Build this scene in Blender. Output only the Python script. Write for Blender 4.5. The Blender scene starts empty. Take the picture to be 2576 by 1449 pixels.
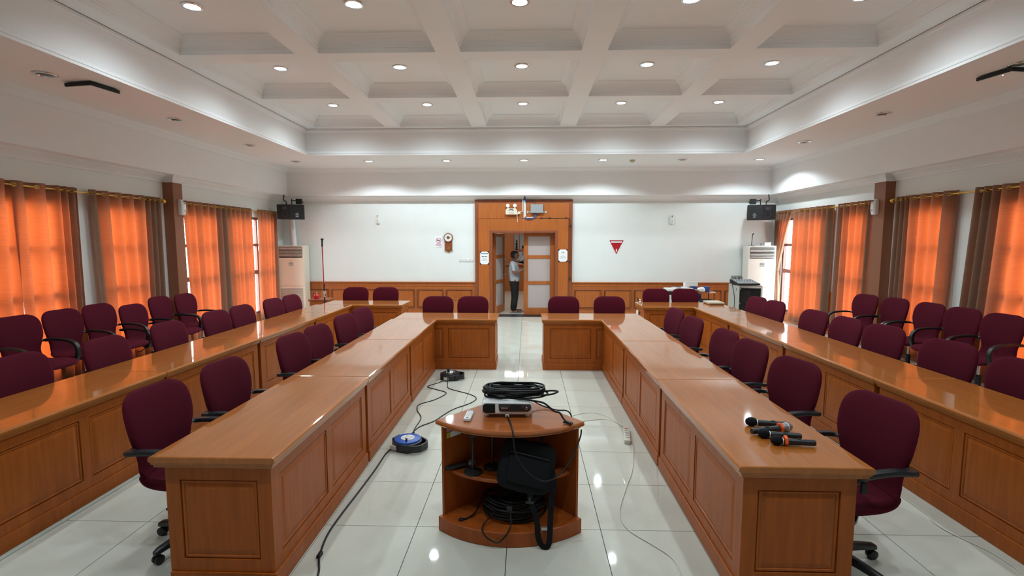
import bpy, bmesh, math, random
from mathutils import Vector, Matrix, Euler, noise
R = math.radians
PI = math.pi
sc = bpy.context.scene
C = sc.collection
random.seed(7)

# ------------------------------------------------------------------ camera
cam_d = bpy.data.cameras.new('camera'); cam = bpy.data.objects.new('camera', cam_d); C.objects.link(cam)
cam_d.sensor_width = 36.0; cam_d.lens = 1246.37 / 2576 * 36.0; cam_d.clip_start = .05; cam_d.clip_end = 200
yaw, pitch = R(1.7614), R(-5.3678)
fwd = Vector((-math.sin(yaw) * math.cos(pitch), math.cos(yaw) * math.cos(pitch), math.sin(pitch)))
rgt = Vector((math.cos(yaw), math.sin(yaw), 0)); upv = rgt.cross(fwd)
M = Matrix((rgt, upv, -fwd)).transposed().to_4x4(); M.translation = (0, 0, 1.86)
cam.matrix_world = M
sc.camera = cam

# ------------------------------------------------------------------ world (bright overcast daylight) and exposure
w = bpy.data.worlds.new('world'); sc.world = w; w.use_nodes = True
bg = w.node_tree.nodes['Background']; bg.inputs[0].default_value = (.93, .97, 1.0, 1); bg.inputs[1].default_value = 22.0
sc.view_settings.view_transform = 'Standard'; sc.view_settings.look = 'None'
sc.view_settings.gamma = 1.0; sc.view_settings.use_curve_mapping = False
sc.view_settings.exposure = 0.0
sc.cycles.max_bounces = 7; sc.cycles.diffuse_bounces = 4; sc.cycles.glossy_bounces = 3; sc.cycles.transmission_bounces = 4; sc.cycles.transparent_max_bounces = 6
SPOT_W = 81.0       # power of one ceiling downlight
LENS_E = 30.0       # brightness of its lens

# ------------------------------------------------------------------ materials
MATS = {}
def mat(name, col, rough=.5, metal=0., spec=.5, coat=0., coat_rough=.05, sheen=0., var=0., vscale=6., grain=None, bump=0., bscale=60., emit=None, estr=0.):
    m = bpy.data.materials.new(name); m.use_nodes = True; MATS[name] = m
    nt = m.node_tree; b = nt.nodes['Principled BSDF']
    b.inputs['Base Color'].default_value = (*col, 1); b.inputs['Roughness'].default_value = rough
    b.inputs['Metallic'].default_value = metal; b.inputs['Specular IOR Level'].default_value = spec
    b.inputs['Coat Weight'].default_value = coat; b.inputs['Coat Roughness'].default_value = coat_rough; b.inputs['Coat IOR'].default_value = 1.5
    if sheen:
        b.inputs['Sheen Weight'].default_value = sheen; b.inputs['Sheen Roughness'].default_value = .4
        b.inputs['Sheen Tint'].default_value = (min(1, col[0] * 4), min(1, col[1] * 4), min(1, col[2] * 4), 1)
    if emit:
        b.inputs['Emission Color'].default_value = (*emit, 1); b.inputs['Emission Strength'].default_value = estr
    L = nt.links; N = nt.nodes
    if var or grain:
        tc = N.new('ShaderNodeTexCoord'); mp = N.new('ShaderNodeMapping'); L.new(tc.outputs['Object'], mp.inputs[0])
        if grain: mp.inputs['Scale'].default_value = grain
        nz = N.new('ShaderNodeTexNoise'); nz.inputs['Scale'].default_value = vscale; nz.inputs['Detail'].default_value = 6; nz.inputs['Roughness'].default_value = .6
        L.new(mp.outputs[0], nz.inputs['Vector'])
        rp = N.new('ShaderNodeValToRGB'); L.new(nz.outputs['Fac'], rp.inputs[0])
        lo = tuple(c * (1 - var) for c in col); hi = tuple(min(1, c * (1 + var)) for c in col)
        rp.color_ramp.elements[0].position = .3; rp.color_ramp.elements[0].color = (*lo, 1)
        rp.color_ramp.elements[1].position = .7; rp.color_ramp.elements[1].color = (*hi, 1)
        L.new(rp.outputs[0], b.inputs['Base Color'])
    if bump:
        tc2 = N.new('ShaderNodeTexCoord'); n2 = N.new('ShaderNodeTexNoise'); n2.inputs['Scale'].default_value = bscale; n2.inputs['Detail'].default_value = 4
        L.new(tc2.outputs['Object'], n2.inputs['Vector'])
        bp = N.new('ShaderNodeBump'); bp.inputs['Strength'].default_value = bump; bp.inputs['Distance'].default_value = .01
        L.new(n2.outputs['Fac'], bp.inputs['Height']); L.new(bp.outputs[0], b.inputs['Normal'])
    return m

mat('paint', (.80, .84, .82), .6, var=.02, vscale=1.5)
mat('ceil', (.87, .88, .88), .7)
mat('trimw', (.86, .86, .855), .55)
mat('wood_desk', (.365, .088, .0105), .42, spec=.22, coat=.12, coat_rough=.15, var=.16, vscale=4., grain=(9, 9, .7))
mat('wood_top', (.40, .122, .017), .4, spec=.1, coat=1.0, coat_rough=.045, var=.13, vscale=3., grain=(9, .6, 6))
mat('wood_topx', (.40, .122, .017), .4, spec=.1, coat=1.0, coat_rough=.045, var=.13, vscale=3., grain=(.6, 9, 6))
mat('wood_wall', (.43, .12, .022), .38, coat=.25, coat_rough=.15, var=.12, vscale=3., grain=(9, 9, .6))
mat('wood_dark', (.27, .075, .026), .4, coat=.2, coat_rough=.15, var=.12, vscale=3., grain=(9, 9, .6))
mat('wood_stand', (.33, .075, .012), .4, spec=.2, coat=.2, coat_rough=.12, var=.15, vscale=3., grain=(6, 6, .8))
mat('wood_standtop', (.37, .095, .016), .35, spec=.15, coat=1.0, coat_rough=.05, var=.12, vscale=3., grain=(.7, 7, 6))
mat('colbrown', (.26, .092, .04), .5)
mat('frame_red', (.17, .05, .038), .45, var=.15, vscale=3., grain=(9, 9, .6))
mat('tile', (.60, .60, .525), .035, spec=.5, var=.045, vscale=3.)
mat('grout', (.16, .16, .15), .8)
mat('concrete', (.5, .5, .48), .9, var=.1)
mat('fabric', (.080, .0045, .0145), .9, spec=.15, sheen=.22, var=.1, vscale=300., bump=.25, bscale=700.)
mat('plastic', (.012, .013, .015), .38)
mat('blackmat', (.011, .011, .012), .7)
mat('rubber', (.006, .006, .0065), .5, spec=.35)
mat('chrome', (.75, .75, .75), .18, metal=1.)
mat('steel', (.55, .55, .54), .35, metal=1.)
mat('gold', (.72, .46, .12), .28, metal=1.)
mat('brass', (.62, .44, .16), .35, metal=1.)
mat('white_pl', (.80, .79, .76), .35)
mat('white_gloss', (.82, .82, .82), .2)
mat('cream', (.76, .69, .56), .4)
mat('acwhite', (.80, .78, .72), .35)
mat('greygrille', (.42, .41, .37), .5)
mat('grey', (.30, .33, .34), .5)
mat('dimgrey', (.07, .07, .075), .5)
mat('greylight', (.50, .52, .47), .45)
mat('alu', (.72, .73, .74), .35, metal=.6)
mat('paper', (.86, .87, .88), .7)
mat('ink', (.04, .04, .05), .8)
mat('inkgrey', (.35, .37, .40), .8)
mat('inkpink', (.60, .22, .34), .8)
mat('ink_red', (.45, .02, .05), .8)
mat('sign_red', (.42, .006, .012), .45)
mat('red_paint', (.55, .012, .02), .3)
mat('blue_pl', (.012, .09, .42), .35)
mat('blue_cable', (.03, .08, .28), .5)
mat('navy', (.01, .012, .07), .5)
mat('orange_rubber', (.95, .12, .012), .5)
mat('glass_dark', (.03, .012, .012), .08)
mat('skin', (.26, .115, .068), .6)
mat('skin2', (.30, .15, .09), .6)
mat('hair', (.018, .016, .015), .7)
mat('shirt', (.42, .46, .48), .85)
mat('shirt2', (.55, .60, .66), .85)
mat('pants', (.006, .006, .007), .85)
mat('sandal', (.22, .20, .19), .7)
mat('beige', (.55, .50, .38), .5)
mat('ivory', (.62, .60, .49), .4)
mat('reflector', (.75, .75, .76), .15, metal=1.)
mat('dull_lens', (.30, .27, .24), .35)
mat('mesh_grey', (.28, .28, .29), .45, metal=.5)
mat('bag', (.0045, .005, .0065), .85, spec=.25, bump=.3, bscale=400.)
mat('yellow', (.55, .42, .06), .5)
mat('lens', (.9, .95, 1.), .5, emit=(.92, .97, 1.), estr=LENS_E)
mat('added_panel_glow', (.9, .9, .9), .5, emit=(1., .96, .92), estr=11.)  # glow of the lamps added beyond the door
mat('led', (.9, .9, .9), .5, emit=(1., 1., 1.), estr=4.)

def curtain_mat():
    m = bpy.data.materials.new('curtain_cloth'); m.use_nodes = True; nt = m.node_tree; nt.nodes.clear(); N = nt.nodes; L = nt.links
    out = N.new('ShaderNodeOutputMaterial'); mx = N.new('ShaderNodeMixShader'); d = N.new('ShaderNodeBsdfDiffuse'); t = N.new('ShaderNodeBsdfTranslucent')
    tc = N.new('ShaderNodeTexCoord'); mp = N.new('ShaderNodeMapping'); mp.inputs['Scale'].default_value = (4, 4, 160)
    nz = N.new('ShaderNodeTexNoise'); nz.inputs['Scale'].default_value = 1.; nz.inputs['Detail'].default_value = 3
    L.new(tc.outputs['Object'], mp.inputs[0]); L.new(mp.outputs[0], nz.inputs['Vector'])
    def ramp(a, b):
        r = N.new('ShaderNodeValToRGB'); r.color_ramp.elements[0].position = .3; r.color_ramp.elements[0].color = (*a, 1)
        r.color_ramp.elements[1].position = .7; r.color_ramp.elements[1].color = (*b, 1); L.new(nz.outputs['Fac'], r.inputs[0]); return r
    L.new(ramp((.36, .235, .16), (.42, .28, .195)).outputs[0], d.inputs[0])
    L.new(ramp((.285, .044, .0075), (.32, .053, .0095)).outputs[0], t.inputs[0])
    mx.inputs[0].default_value = .42
    L.new(d.outputs[0], mx.inputs[1]); L.new(t.outputs[0], mx.inputs[2]); L.new(mx.outputs[0], out.inputs[0]); MATS['curtain'] = m
curtain_mat()
def glass_mat(name, tint, fac, frosted=False):
    m = bpy.data.materials.new(name); m.use_nodes = True; nt = m.node_tree; nt.nodes.clear(); N = nt.nodes; L = nt.links
    out = N.new('ShaderNodeOutputMaterial'); mx = N.new('ShaderNodeMixShader'); g = N.new('ShaderNodeBsdfGlossy'); g.inputs['Roughness'].default_value = .02
    if frosted:
        a = N.new('ShaderNodeMixShader'); d = N.new('ShaderNodeBsdfDiffuse'); t = N.new('ShaderNodeBsdfTranslucent')
        d.inputs[0].default_value = (*tint, 1); t.inputs[0].default_value = (*tint, 1); a.inputs[0].default_value = .5
        L.new(d.outputs[0], a.inputs[1]); L.new(t.outputs[0], a.inputs[2]); first = a.outputs[0]; g.inputs['Roughness'].default_value = .25
    else:
        t = N.new('ShaderNodeBsdfTransparent'); t.inputs[0].default_value = (*tint, 1); first = t.outputs[0]
    mx.inputs[0].default_value = fac
    L.new(first, mx.inputs[1]); L.new(g.outputs[0], mx.inputs[2]); L.new(mx.outputs[0], out.inputs[0]); MATS[name] = m
glass_mat('glass', (.95, .97, .97), .06)
glass_mat('smoked', (.22, .16, .17), .08)
glass_mat('frost', (.76, .69, .67), .06, True)

# ------------------------------------------------------------------ mesh helpers
class MB:
    def __init__(s): s.v = []; s.f = []
    def add(s, vs, fs, M=None):
        o = len(s.v)
        s.v += [tuple(M @ Vector(v)) for v in vs] if M is not None else [tuple(v) for v in vs]
        s.f += [tuple(i + o for i in f) for f in fs]; return s
    def box(s, x0, x1, y0, y1, z0, z1, M=None):
        vs = [(x, y, z) for z in (z0, z1) for y in (y0, y1) for x in (x0, x1)]
        return s.add(vs, [(0, 2, 3, 1), (4, 5, 7, 6), (0, 1, 5, 4), (2, 6, 7, 3), (0, 4, 6, 2), (1, 3, 7, 5)], M)
    def cbox(s, c, d, M=None):
        return s.box(c[0] - d[0] / 2, c[0] + d[0] / 2, c[1] - d[1] / 2, c[1] + d[1] / 2, c[2] - d[2] / 2, c[2] + d[2] / 2, M)
    def lathe(s, prof, n=16, M=None, cap=True):                      # prof: (r, z) from bottom to top, about z
        vs = []; fs = []
        for r, z in prof:
            vs += [(r * math.cos(2 * PI * k / n), r * math.sin(2 * PI * k / n), z) for k in range(n)]
        for i in range(len(prof) - 1):
            for k in range(n):
                a = i * n + k; b = i * n + (k + 1) % n; fs.append((a, b, b + n, a + n))
        if cap:
            fs.append(tuple(reversed(range(n)))); fs.append(tuple(range((len(prof) - 1) * n, len(prof) * n)))
        return s.add(vs, fs, M)
    def cyl(s, p, q, r, n=12, r2=None):
        p = Vector(p); q = Vector(q); d = q - p; M = Matrix.Translation(p) @ d.to_track_quat('Z', 'Y').to_matrix().to_4x4()
        return s.lathe([(r, 0), (r if r2 is None else r2, d.length)], n, M)
    def tube(s, pts, r, n=8, cyclic=False):
        pts = [Vector(p) for p in pts]; m = len(pts); rings = []
        up = Vector((0, 0, 1)); prev = None
        for i, p in enumerate(pts):
            a = pts[(i - 1) % m] if (cyclic or i) else p; b = pts[(i + 1) % m] if (cyclic or i < m - 1) else p
            t = (b - a).normalized()
            if prev is None:
                u = t.cross(up if abs(t.z) < .9 else Vector((1, 0, 0))).normalized()
            else:
                u = (prev - t * prev.dot(t)); u = u.normalized() if u.length > 1e-6 else t.orthogonal().normalized()
            prev = u; v = t.cross(u); rr = r[i] if isinstance(r, (list, tuple)) else r
            rings.append([p + (u * math.cos(2 * PI * k / n) + v * math.sin(2 * PI * k / n)) * rr for k in range(n)])
        vs = [v for ring in rings for v in ring]; fs = []
        for i in range(m if cyclic else m - 1):
            j = (i + 1) % m
            for k in range(n):
                fs.append((i * n + k, i * n + (k + 1) % n, j * n + (k + 1) % n, j * n + k))
        if not cyclic: fs.append(tuple(reversed(range(n)))); fs.append(tuple(range((m - 1) * n, m * n)))
        return s.add(vs, fs)
    def sweep(s, pts, sec, updir):                                   # sec: closed 2-D section (side, up) along pts
        pts = [Vector(p) for p in pts]; m = len(pts); n = len(sec); vs = []; fs = []
        for i, p in enumerate(pts):
            t = (pts[min(i + 1, m - 1)] - pts[max(i - 1, 0)]).normalized(); side = t.cross(updir).normalized(); u = side.cross(t)
            vs += [p + side * a + u * b for a, b in sec]
        for i in range(m - 1):
            for k in range(n): fs.append((i * n + k, i * n + (k + 1) % n, (i + 1) * n + (k + 1) % n, (i + 1) * n + k))
        fs.append(tuple(reversed(range(n)))); fs.append(tuple(range((m - 1) * n, m * n)))
        return s.add(vs, fs)
    def prism(s, poly, z0, z1, M=None):                              # poly: CCW (x, y)
        n = len(poly); vs = [(x, y, z0) for x, y in poly] + [(x, y, z1) for x, y in poly]
        fs = [tuple(reversed(range(n))), tuple(range(n, 2 * n))] + [(k, (k + 1) % n, n + (k + 1) % n, n + k) for k in range(n)]
        return s.add(vs, fs, M)
    def rings(s, rings, close=True, cap=True):
        n = len(rings[0]); vs = [v for r in rings for v in r]; fs = []
        for i in range(len(rings) - 1):
            for k in range(n if close else n - 1):
                fs.append((i * n + k, i * n + (k + 1) % n, (i + 1) * n + (k + 1) % n, (i + 1) * n + k))
        if cap: fs.append(tuple(reversed(range(n)))); fs.append(tuple(range((len(rings) - 1) * n, len(rings) * n)))
        return s.add(vs, fs)
    def rect_sweep(s, prof, x0, x1, y0, y1):                         # mitred moulding round a rectangle; prof: (inset, z)
        return s.rings([[(x0 + d, y0 + d, z), (x1 - d, y0 + d, z), (x1 - d, y1 - d, z), (x0 + d, y1 - d, z)] for d, z in prof], True, False)
    def mesh(s, name, m, smooth=None, bevel=0, bseg=2, fix=True):
        me = bpy.data.meshes.new(name); me.from_pydata(s.v, [], s.f)
        if bevel or fix:
            bm = bmesh.new(); bm.from_mesh(me)
            if bevel:
                bmesh.ops.remove_doubles(bm, verts=bm.verts, dist=1e-6)
                bmesh.ops.bevel(bm, geom=[e for e in bm.edges if len(e.link_faces) == 2 and e.calc_face_angle(0) > .5], offset=bevel, segments=bseg, affect='EDGES', profile=.5, clamp_overlap=True)
            if fix: bmesh.ops.recalc_face_normals(bm, faces=bm.faces)
            bm.to_mesh(me); bm.free()
        me.materials.append(MATS[m])
        if smooth is not None:
            me.polygons.foreach_set('use_smooth', [True] * len(me.polygons)); me.set_sharp_from_angle(angle=R(smooth))
        me.update(); return me
    def build(s, name, m, parent=None, smooth=None, bevel=0, bseg=2, loc=None, rot=None, fix=True):
        return link(name, s.mesh(name, m, smooth, bevel, bseg, fix), parent, loc, rot)

def link(name, data, parent=None, loc=None, rot=None):
    o = bpy.data.objects.new(name, data); C.objects.link(o)
    if parent: o.parent = parent
    if loc is not None: o.location = loc
    if rot is not None: o.rotation_euler = rot
    return o
def tag(o, label, cat, group=None):
    o['label'] = label; o['category'] = cat
    if group: o['group'] = group
    return o
def thing(name, label, cat, loc=(0, 0, 0), rz=0, group=None):
    o = link(name, None, None, loc, (0, 0, rz)); o.empty_display_size = .1
    return tag(o, label, cat, group)
def struct(o, label=None):
    o['kind'] = 'structure'
    if label: o['label'] = label
    return o
def dup(root, loc, rz, label=None):
    r = root.copy(); C.objects.link(r); r.location = loc; r.rotation_euler = (0, 0, rz)
    if label: r['label'] = label
    for ch in root.children:
        c = ch.copy(); C.objects.link(c); c.parent = r
        for g in ch.children:
            d = g.copy(); C.objects.link(d); d.parent = c
    return r
def B(*a): return MB().box(*a)
def catmull(P, n=8, cyclic=False):
    P = [Vector(p) for p in P]; m = len(P); out = []
    for i in range(m if cyclic else m - 1):
        g = (lambda k: P[k % m]) if cyclic else (lambda k: P[max(0, min(m - 1, k))])
        a, b, c, d = g(i - 1), g(i), g(i + 1), g(i + 2)
        for k in range(n):
            t = k / n; out.append(.5 * ((2 * b) + (c - a) * t + (2 * a - 5 * b + 4 * c - d) * t * t + (3 * b - a - 3 * c + d) * t ** 3))
    if not cyclic: out.append(P[-1])
    return out
def text(s, size, m, parent, M, name='lettering', align='CENTER'):
    cu = bpy.data.curves.new(name, 'FONT'); cu.body = s; cu.size = size; cu.align_x = align; cu.align_y = 'CENTER'; cu.extrude = .0006; cu.resolution_u = 2
    t = bpy.data.objects.new('tmp', cu); C.objects.link(t)
    dg = bpy.context.evaluated_depsgraph_get(); me = bpy.data.meshes.new_from_object(t.evaluated_get(dg)); bpy.data.objects.remove(t)
    me.transform(M); me.materials.clear(); me.materials.append(MATS[m]); me.name = name
    return link(name, me, parent)
FACE_CAM = Matrix.Rotation(R(90), 4, 'X')      # text facing -Y
def circle(r, n=24, cx=0, cy=0): return [(cx + r * math.cos(2 * PI * k / n), cy + r * math.sin(2 * PI * k / n)) for k in range(n)]
def rrect(w, h, r, n=4, cx=0, cy=0):
    pts = []
    for sx, sy, a0 in ((1, -1, -90), (1, 1, 0), (-1, 1, 90), (-1, -1, 180)):
        for k in range(n + 1):
            a = R(a0 + 90 * k / n); pts.append((cx + sx * (w / 2 - r) + r * math.cos(a), cy + sy * (h / 2 - r) + r * math.sin(a)))
    return pts
TO_FRONT = Matrix.Rotation(R(90), 4, 'X')      # prism xy -> xz, extrusion towards -Y

# ================================================================== THE ROOM
XL, XR, YF, YN = -6.12, 6.05, 12.30, -3.4
ZR, ZB, ZT = 3.60, 4.127, 4.33                  # ring ceiling, beam soffit, coffer top
# floor slab with single tiles
fl = struct(B(XL - .15, XR + .15, YN - .15, YF + .15, -.2, -.012).build('floor', 'grout'))
TX, TY, TS = -.12, 3.066, .6
tile_me = None; rest = MB(); G = .0022
for i in range(-11, 12):
    for j in range(-12, 17):
        x0, y0 = TX + i * TS, TY + j * TS
        a0, a1, b0, b1 = max(x0 + G, XL), min(x0 + TS - G, XR), max(y0 + G, YN), min(y0 + TS - G, YF)
        if a1 - a0 < .02 or b1 - b0 < .02: continue
        if -7 <= i <= 6 and -2 <= j <= 14:
            if tile_me is None: tile_me = B(G, TS - G, G, TS - G, -.012, 0).mesh('tile', 'tile', bevel=.0008, bseg=1)
            link('tile', tile_me, fl, (x0, y0, 0))
        else: rest.box(a0, a1, b0, b1, -.012, 0)
far_tiles = rest.build('far_tiles', 'tile', fl); far_tiles['kind'] = 'stuff'

# side walls with window openings (y0, y1)
WZ0, WZ1 = .22, 2.40
WINL = [(4.75, 6.45), (6.97, 7.76), (8.56, 9.62), (9.95, 11.78)]
WINR = [(5.0, 6.52), (7.38, 8.02), (9.0, 9.66), (10.28, 12.02)]
def side_wall(name, x0, x1, wins):
    mb = MB(); ys = YN - .15
    for a, b in wins:
        mb.box(x0, x1, ys, a, -.2, 4.5); mb.box(x0, x1, a, b, -.2, WZ0); mb.box(x0, x1, a, b, WZ1, 4.5); ys = b
    mb.box(x0, x1, ys, YF + .15, -.2, 4.5)
    return struct(mb.build(name, 'paint'))
wl = side_wall('wall_left', XL - .15, XL, WINL)
wr = side_wall('wall_right', XR, XR + .15, WINR)
wb = struct(B(XL, -1.29, YF, YF + .3, -.2, 4.5).box(1.105, XR, YF, YF + .3, -.2, 4.5).box(-1.29, 1.105, YF, YF + .3, 2.12, 4.5).build('wall_back', 'paint'))
wn = struct(B(XL, XR, YN - .15, YN, -.2, 4.5).build('wall_near', 'paint'))
for nm, wl_, x0, x1, wins in (('l', wl, XL, XL + .02, WINL), ('r', wr, XR - .02, XR, WINR)):
    ys = YN
    for a, b in list(wins) + [(YF, YF)]:
        if a - ys > .1:
            B(x0, x1, ys, a, 0, .84).build('wainscot_board', 'wood_wall', wl_)
            B(x0 - (.012 if nm == 'r' else 0), x1 + (.012 if nm == 'l' else 0), ys, a, .84, .86).build('wainscot_cap', 'wood_wall', wl_, bevel=.005)
        ys = b
    for a, b in wins: B(x0, x1, a, b, 0, WZ0).build('wainscot_board', 'wood_wall', wl_)

# windows
def window(n, x, a, b, sgn):                     # sgn: direction towards the room
    f = MB(); xo0, xo1 = sorted((x - sgn * .085, x - sgn * .025)); t = .055
    f.box(xo0, xo1, a, a + t, WZ0, WZ1).box(xo0, xo1, b - t, b, WZ0, WZ1).box(xo0, xo1, a + t, b - t, WZ1 - t, WZ1).box(xo0, xo1, a + t, b - t, WZ0, WZ0 + t)
    o = struct(f.build('window_%d' % n, 'frame_red', bevel=.004, bseg=1))
    nl = max(1, round((b - a) / .62)); ws = (b - a - 2 * t) / nl
    for k in range(1, nl): B(xo0, xo1, a + t + ws * k - .03, a + t + ws * k + .03, WZ0 + t, WZ1 - t).build('mullion', 'frame_red', o, bevel=.004, bseg=1)
    for z, h in ((1.78, .03), (1.17, .045)): B(xo0 - .005, xo1 + .005, a + t, b - t, z - h, z + h).build('transom', 'frame_red', o, bevel=.004, bseg=1)
    for k in range(nl):
        y0 = a + t + ws * k + (.03 if k else 0); y1 = a + t + ws * (k + 1) - (.03 if k < nl - 1 else 0)
        for z0, z1 in ((WZ0 + t, 1.125), (1.215, 1.75), (1.81, WZ1 - t)):
            xm = (xo0 + xo1) / 2; B(xm - .003, xm + .003, y0, y1, z0, z1).build('pane', 'glass', o)
    s0, s1 = sorted((x - sgn * .025, x + sgn * .03))
    B(s0, s1, a - .02, b + .02, WZ0 - .03, WZ0).build('sill', 'frame_red', o, bevel=.005)
n = 0
for a, b in WINL: n += 1; window(n, XL, a, b, 1)
for a, b in WINR: n += 1; window(n, XR, a, b, -1)
gr = struct(MB().box(-60, XL - .15, -60, 80, -.3, -.2).box(XR + .15, 60, -60, 80, -.3, -.2).build('ground', 'concrete'))

# ceiling: bulkhead ring, flat ring, tray, coffers
cm = MB()
cm.rect_sweep([(0, 2.845), (.022, 2.85), (.03, 2.875), (.06, 2.905), (.11, 2.93), (.135, 2.94), (.14, 2.955), (.32, 2.958), (.32, 3.495), (.338, 3.50), (.342, 3.525), (.36, 3.545), (.40, 3.57), (.41, 3.588), (.425, 3.6)], XL, XR, YN, YF)
TR = (-4.46, 4.30, -1.45, 10.15)
d = .425; o4 = [(XL + d, YN + d), (XR - d, YN + d), (XR - d, YF - d), (XL + d, YF - d)]; i4 = [(TR[0], TR[2]), (TR[1], TR[2]), (TR[1], TR[3]), (TR[0], TR[3])]
cm.add([(x, y, ZR) for x, y in o4 + i4], [(k, (k + 1) % 4, 4 + (k + 1) % 4, 4 + k) for k in range(4)])
cm.rect_sweep([(0, ZR), (.012, 3.595), (.012, 3.612), (-.004, 3.616), (-.004, 3.63), (.004, 3.634), (.004, 3.648), (-.02, 3.652), (-.026, 3.675), (-.06, 3.70), (-.06, 4.05), (-.045, 4.055), (-.03, 4.085), (-.015, 4.095), (-.01, ZB)], *TR)
CX = [(-4.25, -2.83), (-2.53, -1.11), (-.81, .64), (.95, 2.39), (2.69, 4.09)]
CY = [(8.33, 10.03), (6.46, 8.05), (4.58, 6.17), (2.70, 4.29), (.82, 2.41), (-1.06, .53)]
xs = [TR[0] + .0] + [v for c in CX for v in c] + [TR[1] - .0]; yd = sorted([v for c in CY for v in c]); yy = [TR[2]] + yd + [TR[3]]
for i in range(len(xs) - 1):
    for j in range(len(yy) - 1):
        if i % 2 == 1 and j % 2 == 1: continue
        cm.add([(xs[i], yy[j], ZB), (xs[i + 1], yy[j], ZB), (xs[i + 1], yy[j + 1], ZB), (xs[i], yy[j + 1], ZB)], [(0, 1, 2, 3)])
ce = struct(cm.build('ceiling', 'ceil'))
for (a, b) in CX:
    for (c, e) in CY:
        m = MB(); pr = [(0, ZB), (0, 4.185), (.016, 4.188), (.018, 4.212), (.03, 4.216), (.04, 4.245), (.065, 4.275), (.10, 4.30), (.125, 4.31), (.13, 4.322), (.145, ZT)]
        m.rect_sweep(pr, a, b, c, e); dd = .145
        m.add([(a + dd, c + dd, ZT), (b - dd, c + dd, ZT), (b - dd, e - dd, ZT), (a + dd, e - dd, ZT)], [(0, 1, 2, 3)])
        m.build('coffer', 'ceil', ce)
B(XL - .15, XR + .15, YN - .15, YF + .3, 4.5, 4.6).build('sky_block_slab', 'concrete', ce)  # unseen slab added to keep sky light from leaking in

# columns
for nm, x0, x1, y0, y1, s in (('trim_1', XL, -5.94, 8.24, 8.47, 1), ('trim_2', 5.89, XR, 8.45, 8.72, -1)):
    o = struct(B(x0, x1, y0, y1, 0, 2.85).build(nm, 'colbrown', bevel=.006))
    e = .03; m = MB(); xi0, xi1 = (XL, -5.94) if s > 0 else (5.89, XR)
    for k, (dz, ex) in enumerate(((2.845, .005), (2.875, .03), (2.91, .06), (2.94, .10))):
        m.box(xi0 - (ex if s < 0 else 0), xi1 + (ex if s > 0 else 0), y0 - ex, y1 + ex, dz, dz + .035)
    m.build('capital', 'trimw', o)
# ------------------------------------------------------------------ back wall: wainscot, door portal, doors
def wains(x0, x1, divs):
    o = struct(B(x0, x1, 12.272, YF, 0, .83).build('trim_%d' % (3 if x0 < 0 else 4), 'wood_wall'))
    B(x0, x1, 12.245, YF, .832, .858).build('cap_moulding', 'wood_wall', o, bevel=.008)
    B(x0, x1, 12.262, 12.272, .752, .765).build('bead', 'wood_wall', o, bevel=.004)
    B(x0, x1, 12.255, 12.272, 0, .12).build('skirting', 'wood_wall', o, bevel=.005)
    for a, b in divs:
        m = MB(); z0, z1, y0, y1 = .20, .675, 12.272, 12.250     # moulded frame round a flat field
        for (p, q, r, s) in ((a, b, z1 - .022, z1), (a, b, z0, z0 + .022), (a, a + .022, z0 + .022, z1 - .022), (b - .022, b, z0 + .022, z1 - .022)): m.box(p, q, y1, y0, r, s)
        pn = m.build('panel_moulding', 'wood_dark', o, bevel=.007)
        B(a + .03, b - .03, 12.262, 12.272, z0 + .03, z1 - .03).build('panel', 'wood_wall', pn, bevel=.004)
wains(XL, -1.29, [(-2.02 - .725 * k, -1.375 - .725 * k) for k in range(6)])
wains(1.105, XR, [(1.18 + .735 * k, 1.18 + .735 * k + .65) for k in range(6)])

po = struct(B(-1.29, -.90, 12.235, 12.6, 0, 2.868).box(.715, 1.105, 12.235, 12.6, 0, 2.868).box(-.90, .715, 12.235, 12.6, 2.11, 2.868).build('trim_5', 'wood_dark', bevel=.004))
B(-1.20, -.905, 12.195, 12.235, 0, 2.41).build('post_panel', 'wood_wall', po, bevel=.005)
B(.72, 1.0, 12.195, 12.235, 0, 2.41).build('post_panel', 'wood_wall', po, bevel=.005)
B(-.905, .72, 12.195, 12.235, 2.12, 2.41).build('header_panel', 'wood_wall', po, bevel=.005)
B(-1.20, 1.02, 12.212, 12.235, 2.416, 2.79).build('frieze_panel', 'wood_wall', po, bevel=.005)
B(-.93, -.855, 12.185, 12.60, 0, 2.13).box(.68, .745, 12.185, 12.60, 0, 2.13).box(-.855, .68, 12.185, 12.60, 2.07, 2.13).build('door_frame', 'wood_dark', po, bevel=.006)
struct(B(-.855, .68, 12.16, 12.58, -.01, .004).build('trim_6', 'blackmat'))

def leaf(n, loc, rz, wd, flip, hx):
    o = struct(link('door_%d' % n, None, None, loc, (0, 0, rz)))
    h = 2.055; st = .105; rails = (0.0, .18, .77, .855, 1.42, 1.505, 1.975, 2.055)
    m = MB(); s = -1 if flip else 1
    bx = lambda a, b, y0, y1, z0, z1: m.box(min(s * a, s * b), max(s * a, s * b), y0, y1, z0, z1)
    bx(0, st, -.02, .02, 0, h); bx(wd - st, wd, -.02, .02, 0, h)
    for k in range(4): bx(st, wd - st, -.02, .02, rails[2 * k], rails[2 * k + 1])
    m.build('leaf_frame', 'wood_wall', o, bevel=.004)
    for k in range(3):
        a, b = sorted((s * (st + .003), s * (wd - st - .003))); B(a, b, -.005, .005, rails[2 * k + 1] + .002, rails[2 * k + 2] - .002).build('pane', 'frost', o)
    hd = MB(); x = s * hx; hd.cyl((x, -.065, .88), (x, -.065, 1.47), .015, 12).cyl((x, -.02, .97), (x, -.065, .97), .009, 8).cyl((x, -.02, 1.38), (x, -.065, 1.38), .009, 8)
    hd.build('handle', 'steel', o, smooth=40)
    return o
leaf(1, (.675, 12.48, .01), 0, .765, True, .725)
leaf(2, (-.845, 12.52, .01), R(73), .76, False, .70)

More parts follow.
